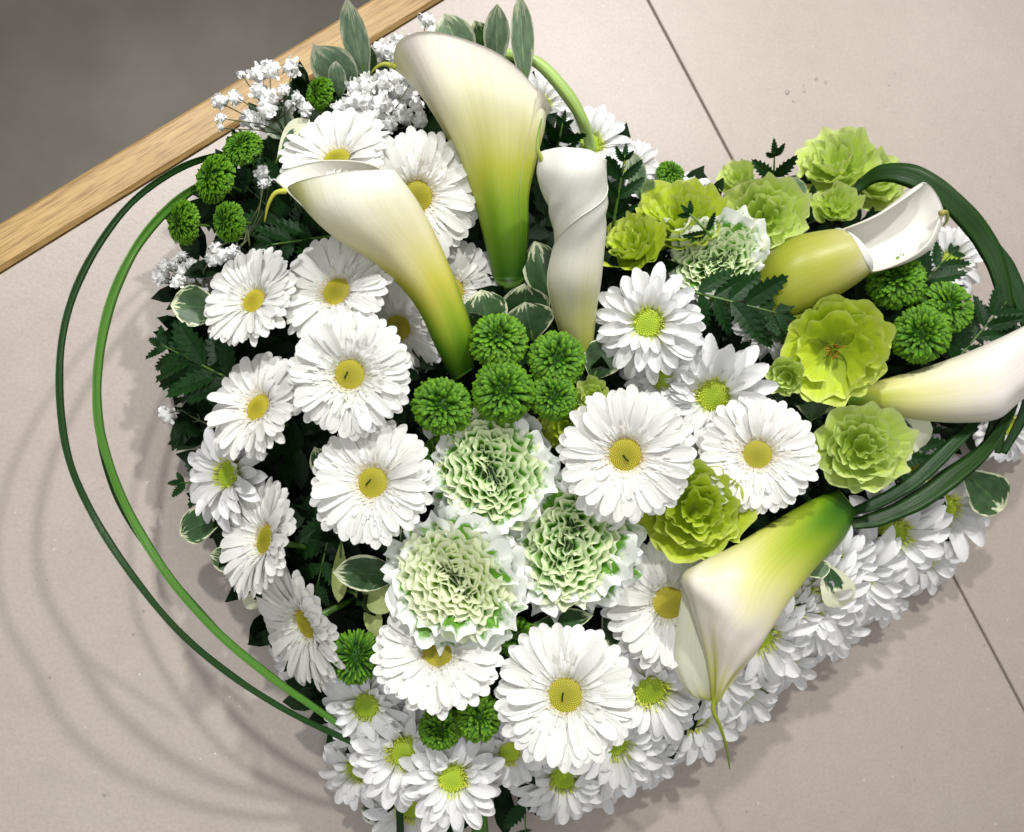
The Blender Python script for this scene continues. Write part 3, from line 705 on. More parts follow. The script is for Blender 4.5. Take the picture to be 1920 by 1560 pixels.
def ranunculus(px, py, rp, n, label, dz=0, pale=False, spin=0, seed=0):
    z = zdome(px,py)+dz; p = P(px,py,z); r = random.Random(700+seed)
    ref = vframe(p)[0]
    root = thing('ruffled_ranunculus', p, label, 'flower', 'white and green ruffled flowers', frame(vdir(p,*n), spin, ref), rp*depth(p)/FPX)
    for ring,(ra,rb,nn,z0,lean) in enumerate(RINGS):
        for i in range(nn):
            # petals differ by where they sit on the ellipse: built at that place
            a0 = 2*math.pi*(i+.5*(ring%2)+r.uniform(-.15,.15))/nn
            V,F,U = band_petal(ring, 1000*seed+ring*10+i)
            A = np.array(V); an = np.arctan2(A[:,1]/max(rb,.02), A[:,0]/ra); q = np.hypot(A[:,0]/ra, A[:,1]/max(rb,.02))
            off = np.hypot(A[:,0],A[:,1])-np.hypot(ra*np.cos(an), rb*np.sin(an)); off = np.clip(off,-.1,.3)
            x = ra*np.cos(an+a0); y = rb*np.sin(an+a0); nx, ny = np.cos(an+a0)/ra, np.sin(an+a0)/max(rb,.02); nl = np.hypot(nx,ny)
            A[:,0] = x+off*nx/nl; A[:,1] = y+off*ny/nl
            ob('inner_petal', mesh('ranunculus_inner_petal', A, F, M['ran_pale' if pale else 'ran_in'], U), root)
    for ring,(nn,sc_,e,z0) in enumerate(((9,.90,4,-.06),(10,.99,-6,-.11),(10,1.06,-16,-.15))):
        for i in range(nn):
            a = 2*math.pi*(i+ring*.5+r.uniform(-.25,.25))/nn; q = sc_*r.uniform(.88,1.08)
            m = Matrix.Diagonal((1,.9,1,1)) @ Matrix.Translation((0,0,z0+r.uniform(-.03,.03))) @ Matrix.Rotation(a,4,'Z') @ Matrix.Rotation(-R_(e+r.uniform(-9,12)),4,'Y') @ Matrix.Rotation(r.uniform(-.22,.22),4,'X') @ Matrix.Diagonal((q,q*r.uniform(.85,1.2),q,1))
            ob('outer_petal', r.choice(RO), root, m)
    ob('calyx', CAL, root, Matrix.Translation((0,0,-.1)) @ Matrix.Scale(1.6,4)); ob('stem', CS, root, Matrix.Translation((0,0,-.3)))
ranunculus(920,880,126,(.0,.06),'white green ruffled flower uppermost of the central three, below the pompons',.014,False,R_(110),0)
ranunculus(856,1090,124,(-.06,-.04),'pale ruffled flower with a diagonal slit, lowest left of the central three',.020,True,R_(-48),1)
ranunculus(1072,1015,128,(.08,-.02),'white green ruffled flower right of the central three, beside the wavy lime bloom',.010,False,R_(75),2)
ranunculus(1345,485,92,(.05,.20),'white green ruffled flower in the right lobe above the dark fern',.006,False,R_(20),3)

# ------------------------------------------------------------------ calla lilies
GREEN0=(.030,.125,.008); GREEN1=(.12,.28,.012); YEL=(.52,.58,.075); CREAM=(.78,.77,.50); IVORY=(.84,.83,.70); WHITE=(.87,.87,.83)
def grad(stops, t):
    for (a,ca),(b_,cb) in zip(stops, stops[1:]):
        if t <= b_: return lerp(ca, cb, max(0,(t-a)/(b_-a)))
    return stops[-1][1]
def spathe_mesh(rows, stops, inner, nr=44, sub=8, sp=.05, th=.0008, seed=0, fold=.0010, lip=0.0, lift=0.0, tip=None):
    """rows: Lx,Ly,Rx,Ry,z,k,a0,a1,nearx,neary,farx,fary,t ; a lofted, rolled sheet with thickness"""
    A = catmull(rows, sub); r = random.Random(seed); ph = [r.random()*6 for _ in range(6)]; n = len(A)
    G = np.zeros((n,nr,3)); C = np.zeros((n,3)); T = A[:,12]
    for i,q in enumerate(A):
        cx,cy = (q[0]+q[2])/2,(q[1]+q[3])/2; c = P(cx,cy,q[4]); d = depth(c); H = (Pd(q[2],q[3],d)-Pd(q[0],q[1],d))/2; hl = np.linalg.norm(H)
        V = vframe(c)[2]*hl*q[5]; Sn = Pd(cx+q[8],cy+q[9],d)-c; Sf = Pd(cx+q[10],cy+q[11],d)-c; C[i] = c
        for j in range(nr):
            f = j/(nr-1); a = R_(q[6]+(q[7]-q[6])*f); w = 1-sp*f
            s, co = math.sin(a), math.cos(a)
            w += lift*math.exp(-f*9)
            G[i,j] = c + H*co*w + V*s*w + (Sn*s if s > 0 else Sf*(-s))
    di = np.gradient(G, axis=0); dj = np.gradient(G, axis=1); Nn = np.cross(di, dj); Nn /= np.linalg.norm(Nn,axis=2,keepdims=True)+1e-12
    rad = G-C[:,None,:]; sgn = np.sign(np.sum(Nn*rad)); Nn *= sgn
    for i in range(n):
        t = i/(n-1)
        for j in range(nr):
            f = j/(nr-1)
            G[i,j] += Nn[i,j]*fold*(math.sin(f*11+ph[0]+t*2.5)+.7*math.sin(f*23+ph[1]-t*3)+.5*math.sin(f*37+ph[5]+t*2)+.4*math.sin(f*5+ph[2]+t*7))*t**1.2
            if lip: G[i,j] += Nn[i,j]*lip*max(0,(t-.82)/.18)**2
    I = G - Nn*th
    VV = list(G.reshape(-1,3))+list(I.reshape(-1,3)); F = grid_faces(n,nr,0,sgn>0)+grid_faces(n,nr,n*nr,sgn<0); o = n*nr
    def strip(ids):
        for a,b_ in zip(ids,ids[1:]): F.append((a,b_,b_+o,a+o))
    strip([(n-1)*nr+j for j in range(nr)]); strip([i*nr for i in range(n)][::-1]); strip([i*nr+nr-1 for i in range(n)]); strip(list(range(nr))[::-1])
    co=[]; ci=[]; U=[]
    for i in range(n):
        for j in range(nr):
            f=j/(nr-1); t = T[i]+.035*math.sin(f*13+ph[3])+.03*math.sin(f*31+ph[4])
            ca, cb = grad(stops,t), grad(inner,t)
            if tip is not None:
                tp = P(*tip[:3]); k = max(0, 1-np.linalg.norm(G[i,j]-tp)/(tip[3]*depth(tp)/FPX))**.8*(.75+.25*math.sin(f*60)); ca = lerp(ca,(.50,.54,.03),k); cb = lerp(cb,(.62,.64,.12),k*.8)
            co.append(ca); ci.append(cb); U.append((f, i/(n-1)))
    return mesh('spathe', VV, F, M['spathe'], U+U, co+ci)
def pxpath(pts, sub=6): 
    A = catmull(pts, sub); return np.array([P(*q[:3]) for q in A]), (A[:,3] if A.shape[1] > 3 else None)
def pxtube(pts, rp, n=8, sub=6):
    A = catmull(pts, sub); path = np.array([P(q[0],q[1],q[2]) for q in A]); d = depth(path[len(path)//2])
    rr = np.interp(np.linspace(0,1,len(path)), np.linspace(0,1,len(rp)), rp)*d/FPX
    return tube(path, rr, n)
def local(me, root):
    inv = root.matrix_basis.inverted(); me.transform(inv); return me
def calla(base, label, rows, stops, inner, tail=None, stem=None, extra=None, tailcol=((.55,.60,.08),(.30,.30,.03)), **kw):
    root = thing('calla_lily', P(*base), label, 'flower', 'white calla lilies')
    o = ob('spathe', local(spathe_mesh(rows, stops, inner, **kw), root), root)
    if extra: ob('spathe_fold', local(spathe_mesh(extra[0], extra[1], extra[1], nr=20, sp=0, th=.0008, fold=.0006), root), root)
    if tail:
        V,F = pxtube(tail, [6,4.5,3.5,2.5,1]); t = np.linspace(0,1,len(V)); 
        ob('tail', local(mesh('tail', V, F, M['floret'], None, [lerp(tailcol[0],tailcol[1],x) for x in t]), root), o)
    if stem:
        V,F = pxtube(stem[0], stem[1], 12); ob('stem', local(mesh('stem', V, F, M['stem'], [(.5,.5)]*len(V)), root), root)
    return root
ST_LONG = [(0,GREEN0),(.14,GREEN1),(.28,(.26,.42,.03)),(.42,YEL),(.60,(.79,.81,.42)),(.78,(.84,.86,.67)),(1,(.87,.875,.80))]
IN_W = [(0,(.45,.52,.10)),(.4,(.78,.79,.58)),(.7,WHITE),(1,WHITE)]
rw = lambda L,R,z,t,k=1.0,a0=0,a1=385,n=(0,0),f=(0,0): (*L,*R,z,k,a0,a1,*n,*f,t)
# tallest calla, back view
calla((955,520,.085),'tallest cream calla at the top, its closed back towards us',[
 rw((925,524),(984,524),.088,.02,.9,25,410), rw((903,440),(993,446),.100,.17,.9,25,410,(0,-4),(0,4)),
 rw((880,355),(991,372),.112,.34,.85,22,405,(0,-8),(0,8)), rw((850,272),(1003,300),.122,.52,.8,18,400,(0,-20),(0,16)),
 rw((800,195),(1018,245),.130,.74,.75,14,392,(-6,-48),(0,20)), rw((738,124),(1019,212),.136,1.0,.55,10,385,(-6,-92),(0,10))],
 ST_LONG, IN_W, tail=[(742,126,.137),(722,120,.138),(706,126,.137),(695,138,.135)], stem=([(955,515,.092),(957,545,.075),(960,580,.05)],[28,22,20]), seed=3, fold=.0036, lip=.003, tip=(738,124,.137,45))
# left calla
calla((875,705,.08),'long cream calla leaning to the upper left with yellow tip and curled tail',[
 rw((848,716),(890,690),.098,.0,.95,200,580), rw((818,658),(888,628),.112,.13,.95,200,580), rw((776,572),(860,540),.124,.30,.9,200,580),
 rw((708,500),(824,450),.132,.46,.85,200,580,(0,0),(-4,-6)), rw((630,450),(792,382),.138,.64,.8,200,575,(0,0),(-10,-16)),
 rw((570,402),(768,345),.142,.82,.7,205,560,(0,-2),(-30,-26)), rw((531,356),(748,326),.145,1.0,.5,210,540,(-8,-14),(-58,-36))],
 [(0,GREEN0),(.12,GREEN1),(.24,(.34,.46,.03)),(.36,(.66,.62,.10)),(.52,(.82,.77,.46)),(.75,(.84,.84,.66)),(1,(.87,.875,.79))], IN_W,
 tail=[(536,358,.146),(516,362,.147),(503,384,.145),(496,417,.141)], seed=5, lip=.0008, tip=(535,362,.146,85))
# rolled white calla
calla((1090,665,.08),'tightly rolled white calla standing in the centre top',[
 rw((1066,672),(1112,668),.088,.0,.95,175,-260), rw((1040,590),(1120,588),.104,.22,.95,172,-262), rw((1027,528),(1129,528),.118,.40,.95,166,-262),
 rw((1034,468),(1135,462),.130,.55,.95,156,-262), rw((1028,420),(1139,408),.140,.66,.95,95,-300), rw((1019,378),(1140,362),.148,.78,.95,12,-370),
 rw((1007,326),(1141,322),.156,.90,.85,-25,-400,(0,-4),(0,4)), rw((1013,292),(1138,300),.162,1.0,.45,-35,-395,(-10,-20),(10,4))],
 [(0,(.50,.56,.08)),(.2,(.70,.72,.30)),(.42,(.84,.83,.68)),(.7,WHITE),(1,WHITE)], [(0,(.7,.72,.3)),(.5,WHITE),(1,WHITE)],
 tail=[(1016,300,.160),(1008,280,.164),(1010,250,.166),(1016,222,.166)], tailcol=((.6,.65,.15),(.12,.28,.02)), sp=.11, seed=7, fold=.0009, lift=.05)
# upper right calla
calla((1450,560,.08),'upper right calla with olive back and white rolled mouth',[
 rw((1420,510),(1462,612),.096,.0,.95,180,540), rw((1448,470),(1502,592),.104,.18,.95,180,540), rw((1495,442),(1560,562),.112,.38,.95,180,540),
 rw((1548,431),(1612,528),.118,.58,.95,180,540,(14,-4),(0,0)), rw((1566,430),(1624,514),.1195,.64,.95,180,540,(30,-6),(0,0)), rw((1576,430),(1636,512),.121,.68,1.0,168,384), rw((1642,402),(1698,494),.126,.80,1.0,160,388),
 rw((1700,360),(1746,466),.130,.92,.9,150,400,(0,0),(4,-4)), rw((1728,342),(1766,418),.132,1.0,.6,150,400,(0,0),(14,-8))],
 [(0,(.26,.32,.02)),(.25,(.38,.43,.04)),(.5,(.46,.48,.09)),(.62,(.54,.53,.20)),(.68,(.66,.65,.42)),(.74,(.85,.84,.78)),(1,WHITE)], [(0,WHITE),(1,WHITE)],
 tail=[(1764,400,.131),(1774,398,.130),(1776,412,.128),(1768,424,.126)], tailcol=((.4,.4,.1),(.05,.08,.02)), sp=0, seed=9, fold=0)
# right calla, cut off by the frame
calla((1590,750,.08),'white calla lying to the right and cut off by the picture edge',[
 rw((1585,738),(1592,764),.086,.0,1,200,580), rw((1648,712),(1655,776),.092,.20,1,200,580), rw((1722,690),(1738,790),.100,.40,.95,200,580),
 rw((1802,663),(1815,794),.108,.60,.9,200,580), rw((1872,634),(1874,786),.114,.80,.85,200,575), rw((1934,604),(1912,752),.118,.92,.7,200,570,(-6,0),(20,0)), rw((1985,570),(1950,728),.120,1,.6,205,560,(-10,0),(30,0))],
 [(0,(.12,.26,.01)),(.15,(.48,.56,.06)),(.32,(.74,.75,.32)),(.55,(.83,.82,.64)),(.8,WHITE),(1,WHITE)], IN_W, seed=11)
# drooping calla
calla((1600,945,.08),'drooping calla at the lower right with green tube and long hanging tail',[
 rw((1572,918),(1606,958),.088,.0,1,-90,270), rw((1524,936),(1582,1012),.096,.14,1,-90,270), rw((1452,976),(1530,1066),.106,.32,.95,-90,270),
 rw((1368,1026),(1484,1124),.122,.52,.85,-84,250), rw((1284,1074),(1444,1184),.126,.70,.6,-60,186), rw((1296,1132),(1414,1232),.122,.82,.6,-25,180),
 rw((1322,1222),(1380,1272),.114,.91,.7,-10,180), rw((1334,1284),(1356,1302),.108,.97,.8,0,180), rw((1338,1316),(1345,1321),.103,1.0,.9,0,180)],
 [(0,GREEN0),(.12,(.10,.25,.01)),(.27,(.36,.50,.03)),(.43,(.64,.69,.15)),(.60,(.83,.82,.48)),(.74,(.87,.86,.78)),(.88,(.85,.84,.70)),(.96,(.66,.68,.22)),(1,(.50,.56,.06))], IN_W,
 tail=[(1348,1290,.107),(1337,1328,.102),(1350,1362,.096),(1362,1400,.09),(1368,1441,.084)], tailcol=((.55,.62,.06),(.12,.20,.01)), sp=0, seed=13, fold=.0008,
 extra=([rw((1284,1086),(1372,1130),.114,.0,.25,0,180), rw((1270,1170),(1376,1190),.110,.3,.25,0,180), rw((1264,1250),(1372,1260),.105,.6,.25,0,180), rw((1290,1300),(1354,1306),.101,.9,.25,0,180), rw((1322,1312),(1346,1314),.100,1,.2,0,180)],
        [(0,(.80,.79,.62)),(.8,(.82,.81,.66)),(.97,(.70,.70,.30)),(1,(.6,.64,.15))]))

# ------------------------------------------------------------------ grass arches and blades
def grass(label, pts, wpx, mk, name='grass_blade', vfold=.35, twist=0.0, cat='grass', tilt=0.5, thick=.12):
    A = catmull(pts, 9); path = np.array([P(*q[:3]) for q in A]); n = len(path); V=[];U=[]
    for i,p in enumerate(path):
        t = path[min(i+1,n-1)]-path[max(i-1,0)]; t /= np.linalg.norm(t); v = vframe(p)[2]
        s = np.cross(t, v); s /= np.linalg.norm(s); v2 = np.cross(s, t); a = tilt+twist*i/n
        s, v2 = s*math.cos(a)+v2*math.sin(a), v2*math.cos(a)-s*math.sin(a)
        w = np.interp(i/(n-1), np.linspace(0,1,len(wpx)), wpx)*depth(p)/FPX/2*(1+.05*math.sin(i*.31)+.02*math.sin(i*.83))
        SEC = [(math.cos(g*.7854),math.sin(g*.7854)) for g in range(8)] if thick > .5 else None
        for k,(x,z) in enumerate(SEC or ((-1,vfold),(-.5,vfold*.35),(0,0),(.5,vfold*.35),(1,vfold),(.5,vfold*.35-thick*.8),(0,-thick),(-.5,vfold*.35-thick*.8))):
            V.append(p+s*x*w+v2*z*w); U.append((k/8, i/(n-1)*6))
    F=[]
    for i in range(n-1):
        for k in range(8): F.append((i*8+k, i*8+(k+1)%8, (i+1)*8+(k+1)%8, (i+1)*8+k))
    F.append(tuple(range(8))[::-1]); F.append(tuple((n-1)*8+k for k in range(8)))
    c = path[0]; o = ob(name, mesh(name, [v-c for v in V], F, M[mk], U)); o.location = Vector(c)
    o['label'] = label; o['category'] = cat; o['group'] = 'looped grass blades'; return o
grass('outermost dark green grass arch looping round the left side',[(560,330,.055),(470,290,.062),(410,290,.072),(330,318,.092),(240,385,.108),(165,490,.116),(122,600,.12),(110,720,.122),(125,850,.118),(170,960,.112),(240,1070,.115),(330,1180,.11),(430,1265,.1),(540,1335,.088),(650,1388,.072),(720,1420,.06)],[12,13,14,15,15,15,14,13,12],'grass_dark')
grass('brighter green grass arch just inside the outermost one on the left',[(520,340,.055),(440,330,.060),(375,347,.072),(310,395,.092),(250,470,.106),(205,570,.11),(183,680,.112),(182,780,.11),(200,860,.106),(240,960,.1),(310,1075,.1),(400,1180,.095),(500,1265,.088),(600,1335,.075),(680,1390,.06)],[12,16,19,20,19,18,18,18,16,14],'grass_mid')
grass('thin dark grass blade running close beside the brighter left arch',[(183,690,.109),(179,770,.108),(192,860,.103),(225,950,.097),(280,1035,.09),(345,1110,.082),(420,1190,.073)],[5,8,9,9,8,4],'grass_dark')
grass('thick pale green stem arching behind the tallest calla',[(740,95,.07),(785,72,.08),(860,92,.085),(940,100,.088),(1005,116,.09),(1058,170,.088),(1092,225,.08),(1108,280,.06)],[10,14,18,20,23,24,23,20],'grass_pale','bent_stem',.0,0,'stem',.2,1.0)
grass('broad dark grass blade curving round the upper right lobe',[(1560,390,.06),(1610,350,.07),(1655,325,.085),(1720,335,.098),(1790,385,.102),(1845,450,.1),(1875,520,.098),(1886,590,.092),(1885,680,.085),(1870,780,.078),(1850,840,.07)],[10,20,34,42,44,38,32,28,26,24,20],'grass_blade',tilt=.2,vfold=.12,thick=.05)
grass('grass blade splitting outward at the far right edge of the picture',[(1800,395,.096),(1848,445,.1),(1888,500,.1),(1915,570,.098),(1935,660,.094),(1925,760,.086),(1880,850,.075)],[8,22,28,26,22,20,14],'grass_dark',tilt=.3,vfold=.14,thick=.05)
grass('dark grass blade sweeping from the drooping calla base to the right',[(1570,985,.086),(1640,975,.092),(1720,940,.096),(1790,890,.098),(1845,845,.096),(1885,790,.09),(1912,735,.088)],[12,30,40,38,30,20,8],'grass_blade',tilt=.3,vfold=.12,thick=.05)
grass('upper of the two dark blades beside the drooping calla base',[(1580,965,.084),(1640,945,.09),(1710,905,.095),(1770,850,.1),(1820,800,.1),(1860,755,.098)],[10,24,30,28,22,8],'grass_dark',tilt=.3,vfold=.14,thick=.05)
grass('narrow dark grass stem crossing upright beside the cut-off calla',[(1905,610,.085),(1895,660,.088),(1890,720,.086),(1882,790,.084),(1870,850,.08)],[14,18,18,16,12],'grass_blade',tilt=.2,vfold=.12,thick=.05)
grass('green grass blade hanging down over the bottom picture edge',[(885,1440,.05),(892,1490,.05),(898,1540,.045),(902,1590,.03)],[24,30,32,32],'grass_mid',tilt=.1)
grass('dark stalk under the lowest chrysanthemums at the bottom edge',[(745,1455,.05),(748,1500,.048),(750,1550,.04),(752,1600,.03)],[12,14,14,12],'grass_dark',tilt=.1)

# ------------------------------------------------------------------ leaves
VL = {k: [mesh('leaf', *leaf_grid(1,1,10,7,obov,bd,.18,.03,70+i)[:2], M[k], leaf_grid(1,1,10,7,obov,bd,.18,.03,70+i)[2]) for i,bd in enumerate((-.5,-.25,.35))] for k in ('leaf_var','leaf_pale','leaf_wide','leaf_lime')}
def toothed(L, W, teeth, seed, fold=.25, bend=-.3):
    r = random.Random(seed); V=[]; U=[]; F=[]; n = teeth*2+1
    for i in range(n+1):
        u = i/n; hw = W*.5*max(.02, math.sin(math.pi*u**.75)**.8)
        if i % 2 == 0 and 0 < i < n: hw *= .66
        sh = .06*L if i % 2 else 0
        if i == n: sh = 0
        zb = bend*u*u*L
        V += [(u*L, 0, zb), (u*L+sh, hw, zb+fold*hw), (u*L+sh, -hw, zb+fold*hw)]; U += [(.5,u),(1,u),(0,u)]
    for i in range(n):
        a = i*3; F += [(a,a+3,a+4,a+1),(a,a+2,a+5,a+3)]
    return V,F,U
FL = []
for i in range(6):
    V,F,U = toothed(1,.42+.04*(i%3),7,i,.25,(-.35,-.15,.15)[i%3]); FL.append(mesh('leaflet', V, F, M['fern'], U, smooth=False))
def orient(p0, p1, n):
    x = Vector(p1)-Vector(p0); L = x.length; x.normalize(); z = Vector(n); z = z-x*z.dot(x)
    if z.length < 1e-3: z = Vector((0,0,1))
    z.normalize(); y = z.cross(x); return Matrix((x,y,z)).transposed(), L
def leaf_sprig(label, leaves, mk='leaf_var', group='cream edged leaf sprigs', name='variegated_sprig'):
    """leaves: (bx,by,bz, tx,ty,tz, width px, nx, ny)"""
    b0 = P(*leaves[0][:3]); root = thing(name, b0, label, 'leaves', group); sv=Bag()
    for i,(bx,by,bz,tx,ty,tz,wp,nx,ny,*mm) in enumerate(leaves):
        p0, p1 = P(bx,by,bz), P(tx,ty,tz); m3, L = orient(p0, p1, vdir(p0,nx,ny)); w_ = wp*depth((p0+p1)/2)/FPX
        m = (m3.to_4x4() @ Matrix.Diagonal((L*1.04,w_,min(L,w_*1.3),1))); m.translation = Vector(p0-b0)
        k = mm[0] if mm else mk
        ob('leaf', VL[k][(i+len(label))%3], root, m)
        V,F = tube([p0-b0+(p0-p1)*.15-np.array([0,0,.01]), p0-b0, p0-b0+(p1-p0)*.3], [.0012,.001,.0006], 6); sv.add(V,F,uv=[(.5,.5)]*len(V))
    ob('stem', sv.mesh('stem', M['stem']), root)
leaf_sprig('fan of cream-edged leaves between the left calla base and rolled calla',[
 (1040,590,.088,1005,458,.105,76,.15,-.1),(985,620,.085,985,530,.10,92,0,-.1),(925,640,.085,898,552,.10,92,-.2,-.05),(1000,640,.09,985,572,.104,100,.05,-.1),(905,640,.088,868,580,.098,66,-.3,-.1)])
leaf_sprig('single cream-edged leaf right of the rolled calla base',[(1110,715,.09,1142,642,.105,80,.1,.0)])
leaf_sprig('pale upright variegated leaves at the top left above the single pompon',[
 (690,165,.075,650,6,.125,52,-.25,.0),(672,175,.07,588,74,.105,80,-.3,.1),(640,185,.075,628,122,.10,34,-.2,0),(700,160,.07,690,88,.1,30,.3,0,'leaf_var')],'leaf_pale')
leaf_sprig('pale variegated leaves rising behind the tallest calla',[
 (880,130,.08,835,42,.11,80,-.2,.1),(930,140,.08,932,16,.12,50,0,0),(985,175,.08,972,-12,.125,46,.2,0),(915,120,.07,895,50,.10,52,.1,0,'leaf_var')],'leaf_pale')
leaf_sprig('broad cream-margined leaf beside the round lime bloom on the right',[(1640,775,.09,1745,850,.095,96,.1,.1)],'leaf_wide')
leaf_sprig('dark single leaf jutting out over the table at the right edge',[(1800,880,.072,1888,955,.066,84,.3,-.1)],'leaf_var')
leaf_sprig('pair of cream-margined leaves under the drooping calla tube',[(1500,1075,.096,1555,1062,.10,38,.1,.2,'leaf_var'),(1540,1050,.098,1590,1145,.094,66,.3,-.2)],'leaf_wide')
leaf_sprig('dark variegated leaf tucked behind the ragged stamened gerbera',[(640,905,.07,592,832,.088,60,-.3,.1)])
leaf_sprig('dark leaf with lime strips under the gerbera in the lower left',[
 (760,1080,.085,625,1075,.09,70,-.1,.2),(640,1010,.08,635,1130,.082,30,0,0,'leaf_lime'),(660,1110,.082,745,1130,.088,58,0,.1,'leaf_lime'),(690,1110,.08,706,1195,.082,34,0,0,'leaf_lime')])
leaf_sprig('thin dark leaf lying on top of the largest gerbera',[(995,1172,.098,1110,1160,.1,44,0,.55)])
leaf_sprig('two folded dark leaves at the left of the pale ruffled flower',[(765,1120,.09,735,1015,.1,44,-.4,0),(748,1050,.088,790,960,.1,40,-.5,.1)])
leaf_sprig('dark glossy leaves over the left edge below the sideways chrysanthemum',[
 (430,960,.055,335,1000,.045,70,-.3,.2),(470,1060,.05,400,1040,.04,50,-.4,0),(520,1110,.045,445,1125,.035,46,-.4,-.1,'leaf_wide')])
leaf_sprig('cream-edged leaf curling at the far left above the fern',[(420,580,.06,325,570,.07,80,-.3,.2)])
leaf_sprig('variegated leaf beside the lower chrysanthemum at the bottom',[(720,1480,.03,690,1555,.02,52,-.2,-.2),(870,1460,.035,850,1545,.03,50,0,-.2,'leaf_wide')])
leaf_sprig('dark leaf behind the small folded lime bloom in the right lobe',[(1520,790,.085,1530,720,.092,80,.1,0),(1460,660,.085,1440,620,.1,60,-.2,0)])
leaf_sprig('curled cream-margined leaf behind the turned-away gerbera',[(520,300,.085,575,222,.10,46,-.3,.1,'leaf_wide'),(560,262,.075,500,210,.085,60,-.4,.2,'leaf_pale')])
leaf_sprig('pale leaf and dark leaf between lime blooms of the right lobe',[(1500,400,.085,1480,335,.10,50,0,.1,'leaf_pale'),(1690,450,.09,1655,470,.1,50,.1,.1)])
leaf_sprig('pale leaf tips behind the heart notch',[(1205,380,.06,1185,290,.09,40,.2,.1),(1215,385,.06,1210,330,.085,34,.3,.1)],'leaf_pale')
leaf_sprig('cream-edged leaf between the two central gerberas',[(1310,760,.085,1268,790,.092,44,0,0,'leaf_wide'),(1340,880,.08,1300,830,.09,60,0,0,'leaf_wide')])
leaf_sprig('leaf edge showing between half-covered gerbera and its neighbour',[(1130,1130,.08,1170,1225,.088,50,.2,0)])
leaf_sprig('cream-edged leaf near the wavy lime bloom by the right gerbera',[(1400,770,.08,1370,830,.085,44,0,0,'leaf_wide')])

def fern(label, base, tip, npair, wpx, nx, ny, seed=0, name='fern_frond', curve=.0):
    r = random.Random(seed); p0, p1 = P(*base), P(*tip); m3, L = orient(p0, p1, vdir((p0+p1)/2,nx,ny)); w_ = wpx*depth((p0+p1)/2)/FPX/2
    m = m3.to_4x4(); m.translation = Vector(p0); root = thing(name, p0, label, 'fern', 'dark fern fronds', m3)
    path = [(L*t, 0, -curve*L*(t*t)) for t in np.linspace(-.08,1,7)]; V,F = tube(path, np.linspace(.0011,.0004,7), 6)
    ob('rachis', mesh('rachis', V, F, M['stem'], [(.5,.5)]*len(V)), root)
    for i in range(npair):
        t = .12+.80*i/max(1,npair-1); k = math.sin(math.pi*min(1,(.22+.72*t)))**.7
        for s in (-1,1):
            l = w_*k*1.25*r.uniform(.85,1.1); a = s*R_(52-14*t+r.uniform(-8,8))
            q = Matrix.Translation((L*t-.02*L*(s>0), 0, -curve*L*t*t)) @ Matrix.Rotation(a,4,'Z') @ Matrix.Rotation(r.uniform(-.35,.2),4,'Y') @ Matrix.Rotation(r.uniform(-.35,.35),4,'X') @ Matrix.Diagonal((l,l*1.05,l,1))
            ob('leaflet', r.choice(FL), root, q)
    ob('leaflet', FL[0], root, Matrix.Translation((L*.92,0,-curve*L*.85)) @ Matrix.Diagonal((w_*.6,w_*.62,w_*.6,1)))
fern('dark glossy fern frond crossing below the white green flower in the right lobe',(1290,545,.105),(1470,590,.115),6,150,.05,.15,1)
fern('dark fern frond spreading over the table at the far left',(450,720,.07),(300,645,.055),6,165,-.3,.2,2)
fern('lower dark fern frond hanging at the far left edge',(440,640,.06),(350,740,.045),5,120,-.35,.1,3)
fern('dark fern frond in the gap left of the long calla',(620,490,.065),(450,340,.07),5,170,-.2,.1,4)
fern('dark fern tips reaching over the leftmost gerbera disc',(630,525,.094),(520,560,.104),2,80,-.1,.1,5)
fern('fern frond below the long calla between the two left gerberas',(640,440,.085),(500,460,.095),4,130,-.1,.2,6)
fern('dark fern tip standing behind the rose-like lime bloom',(1450,380,.08),(1452,286,.11),3,110,.1,.05,7)
fern('upright fern tips right of the rolled calla top',(1150,420,.085),(1172,290,.115),4,100,.15,.0,8)
fern('fern tips between the tallest calla and the rolled calla',(1040,300,.08),(1055,232,.10),3,100,.1,.1,9)
fern('dark fern frond at the right edge behind the cut-off calla',(1780,690,.085),(1892,560,.095),6,120,.3,.1,10)
fern('fern frond between upper right calla and pompons',(1700,560,.085),(1790,470,.09),4,110,.3,.2,11)
fern('dark serrated leaf hanging at the bottom right of the heart point',(985,1440,.06),(985,1565,.03),3,120,.1,-.3,12)
fern('dark serrated leaf at the left edge beside the sideways chrysanthemum',(440,905,.045),(338,905,.04),3,120,-.4,.1,13)
fern('fern tip beside the olive lime lisianthus in front of the white green flower',(1330,440,.1),(1292,400,.11),2,90,-.05,.1,14)
fern('dark fern frond in the gap between the lower left gerberas',(640,900,.07),(590,1120,.07),5,150,-.2,.05,15)
fern('fern frond in the dark gap right of the drooping calla base',(1640,900,.075),(1740,800,.085),4,110,.2,.1,16)
fern('dark fern frond under the three pompons of the right lobe',(1620,640,.08),(1660,480,.085),4,120,.1,.0,17)
fern('fern frond in the gap above the left calla rim',(560,350,.06),(440,270,.062),4,110,-.3,.3,18)

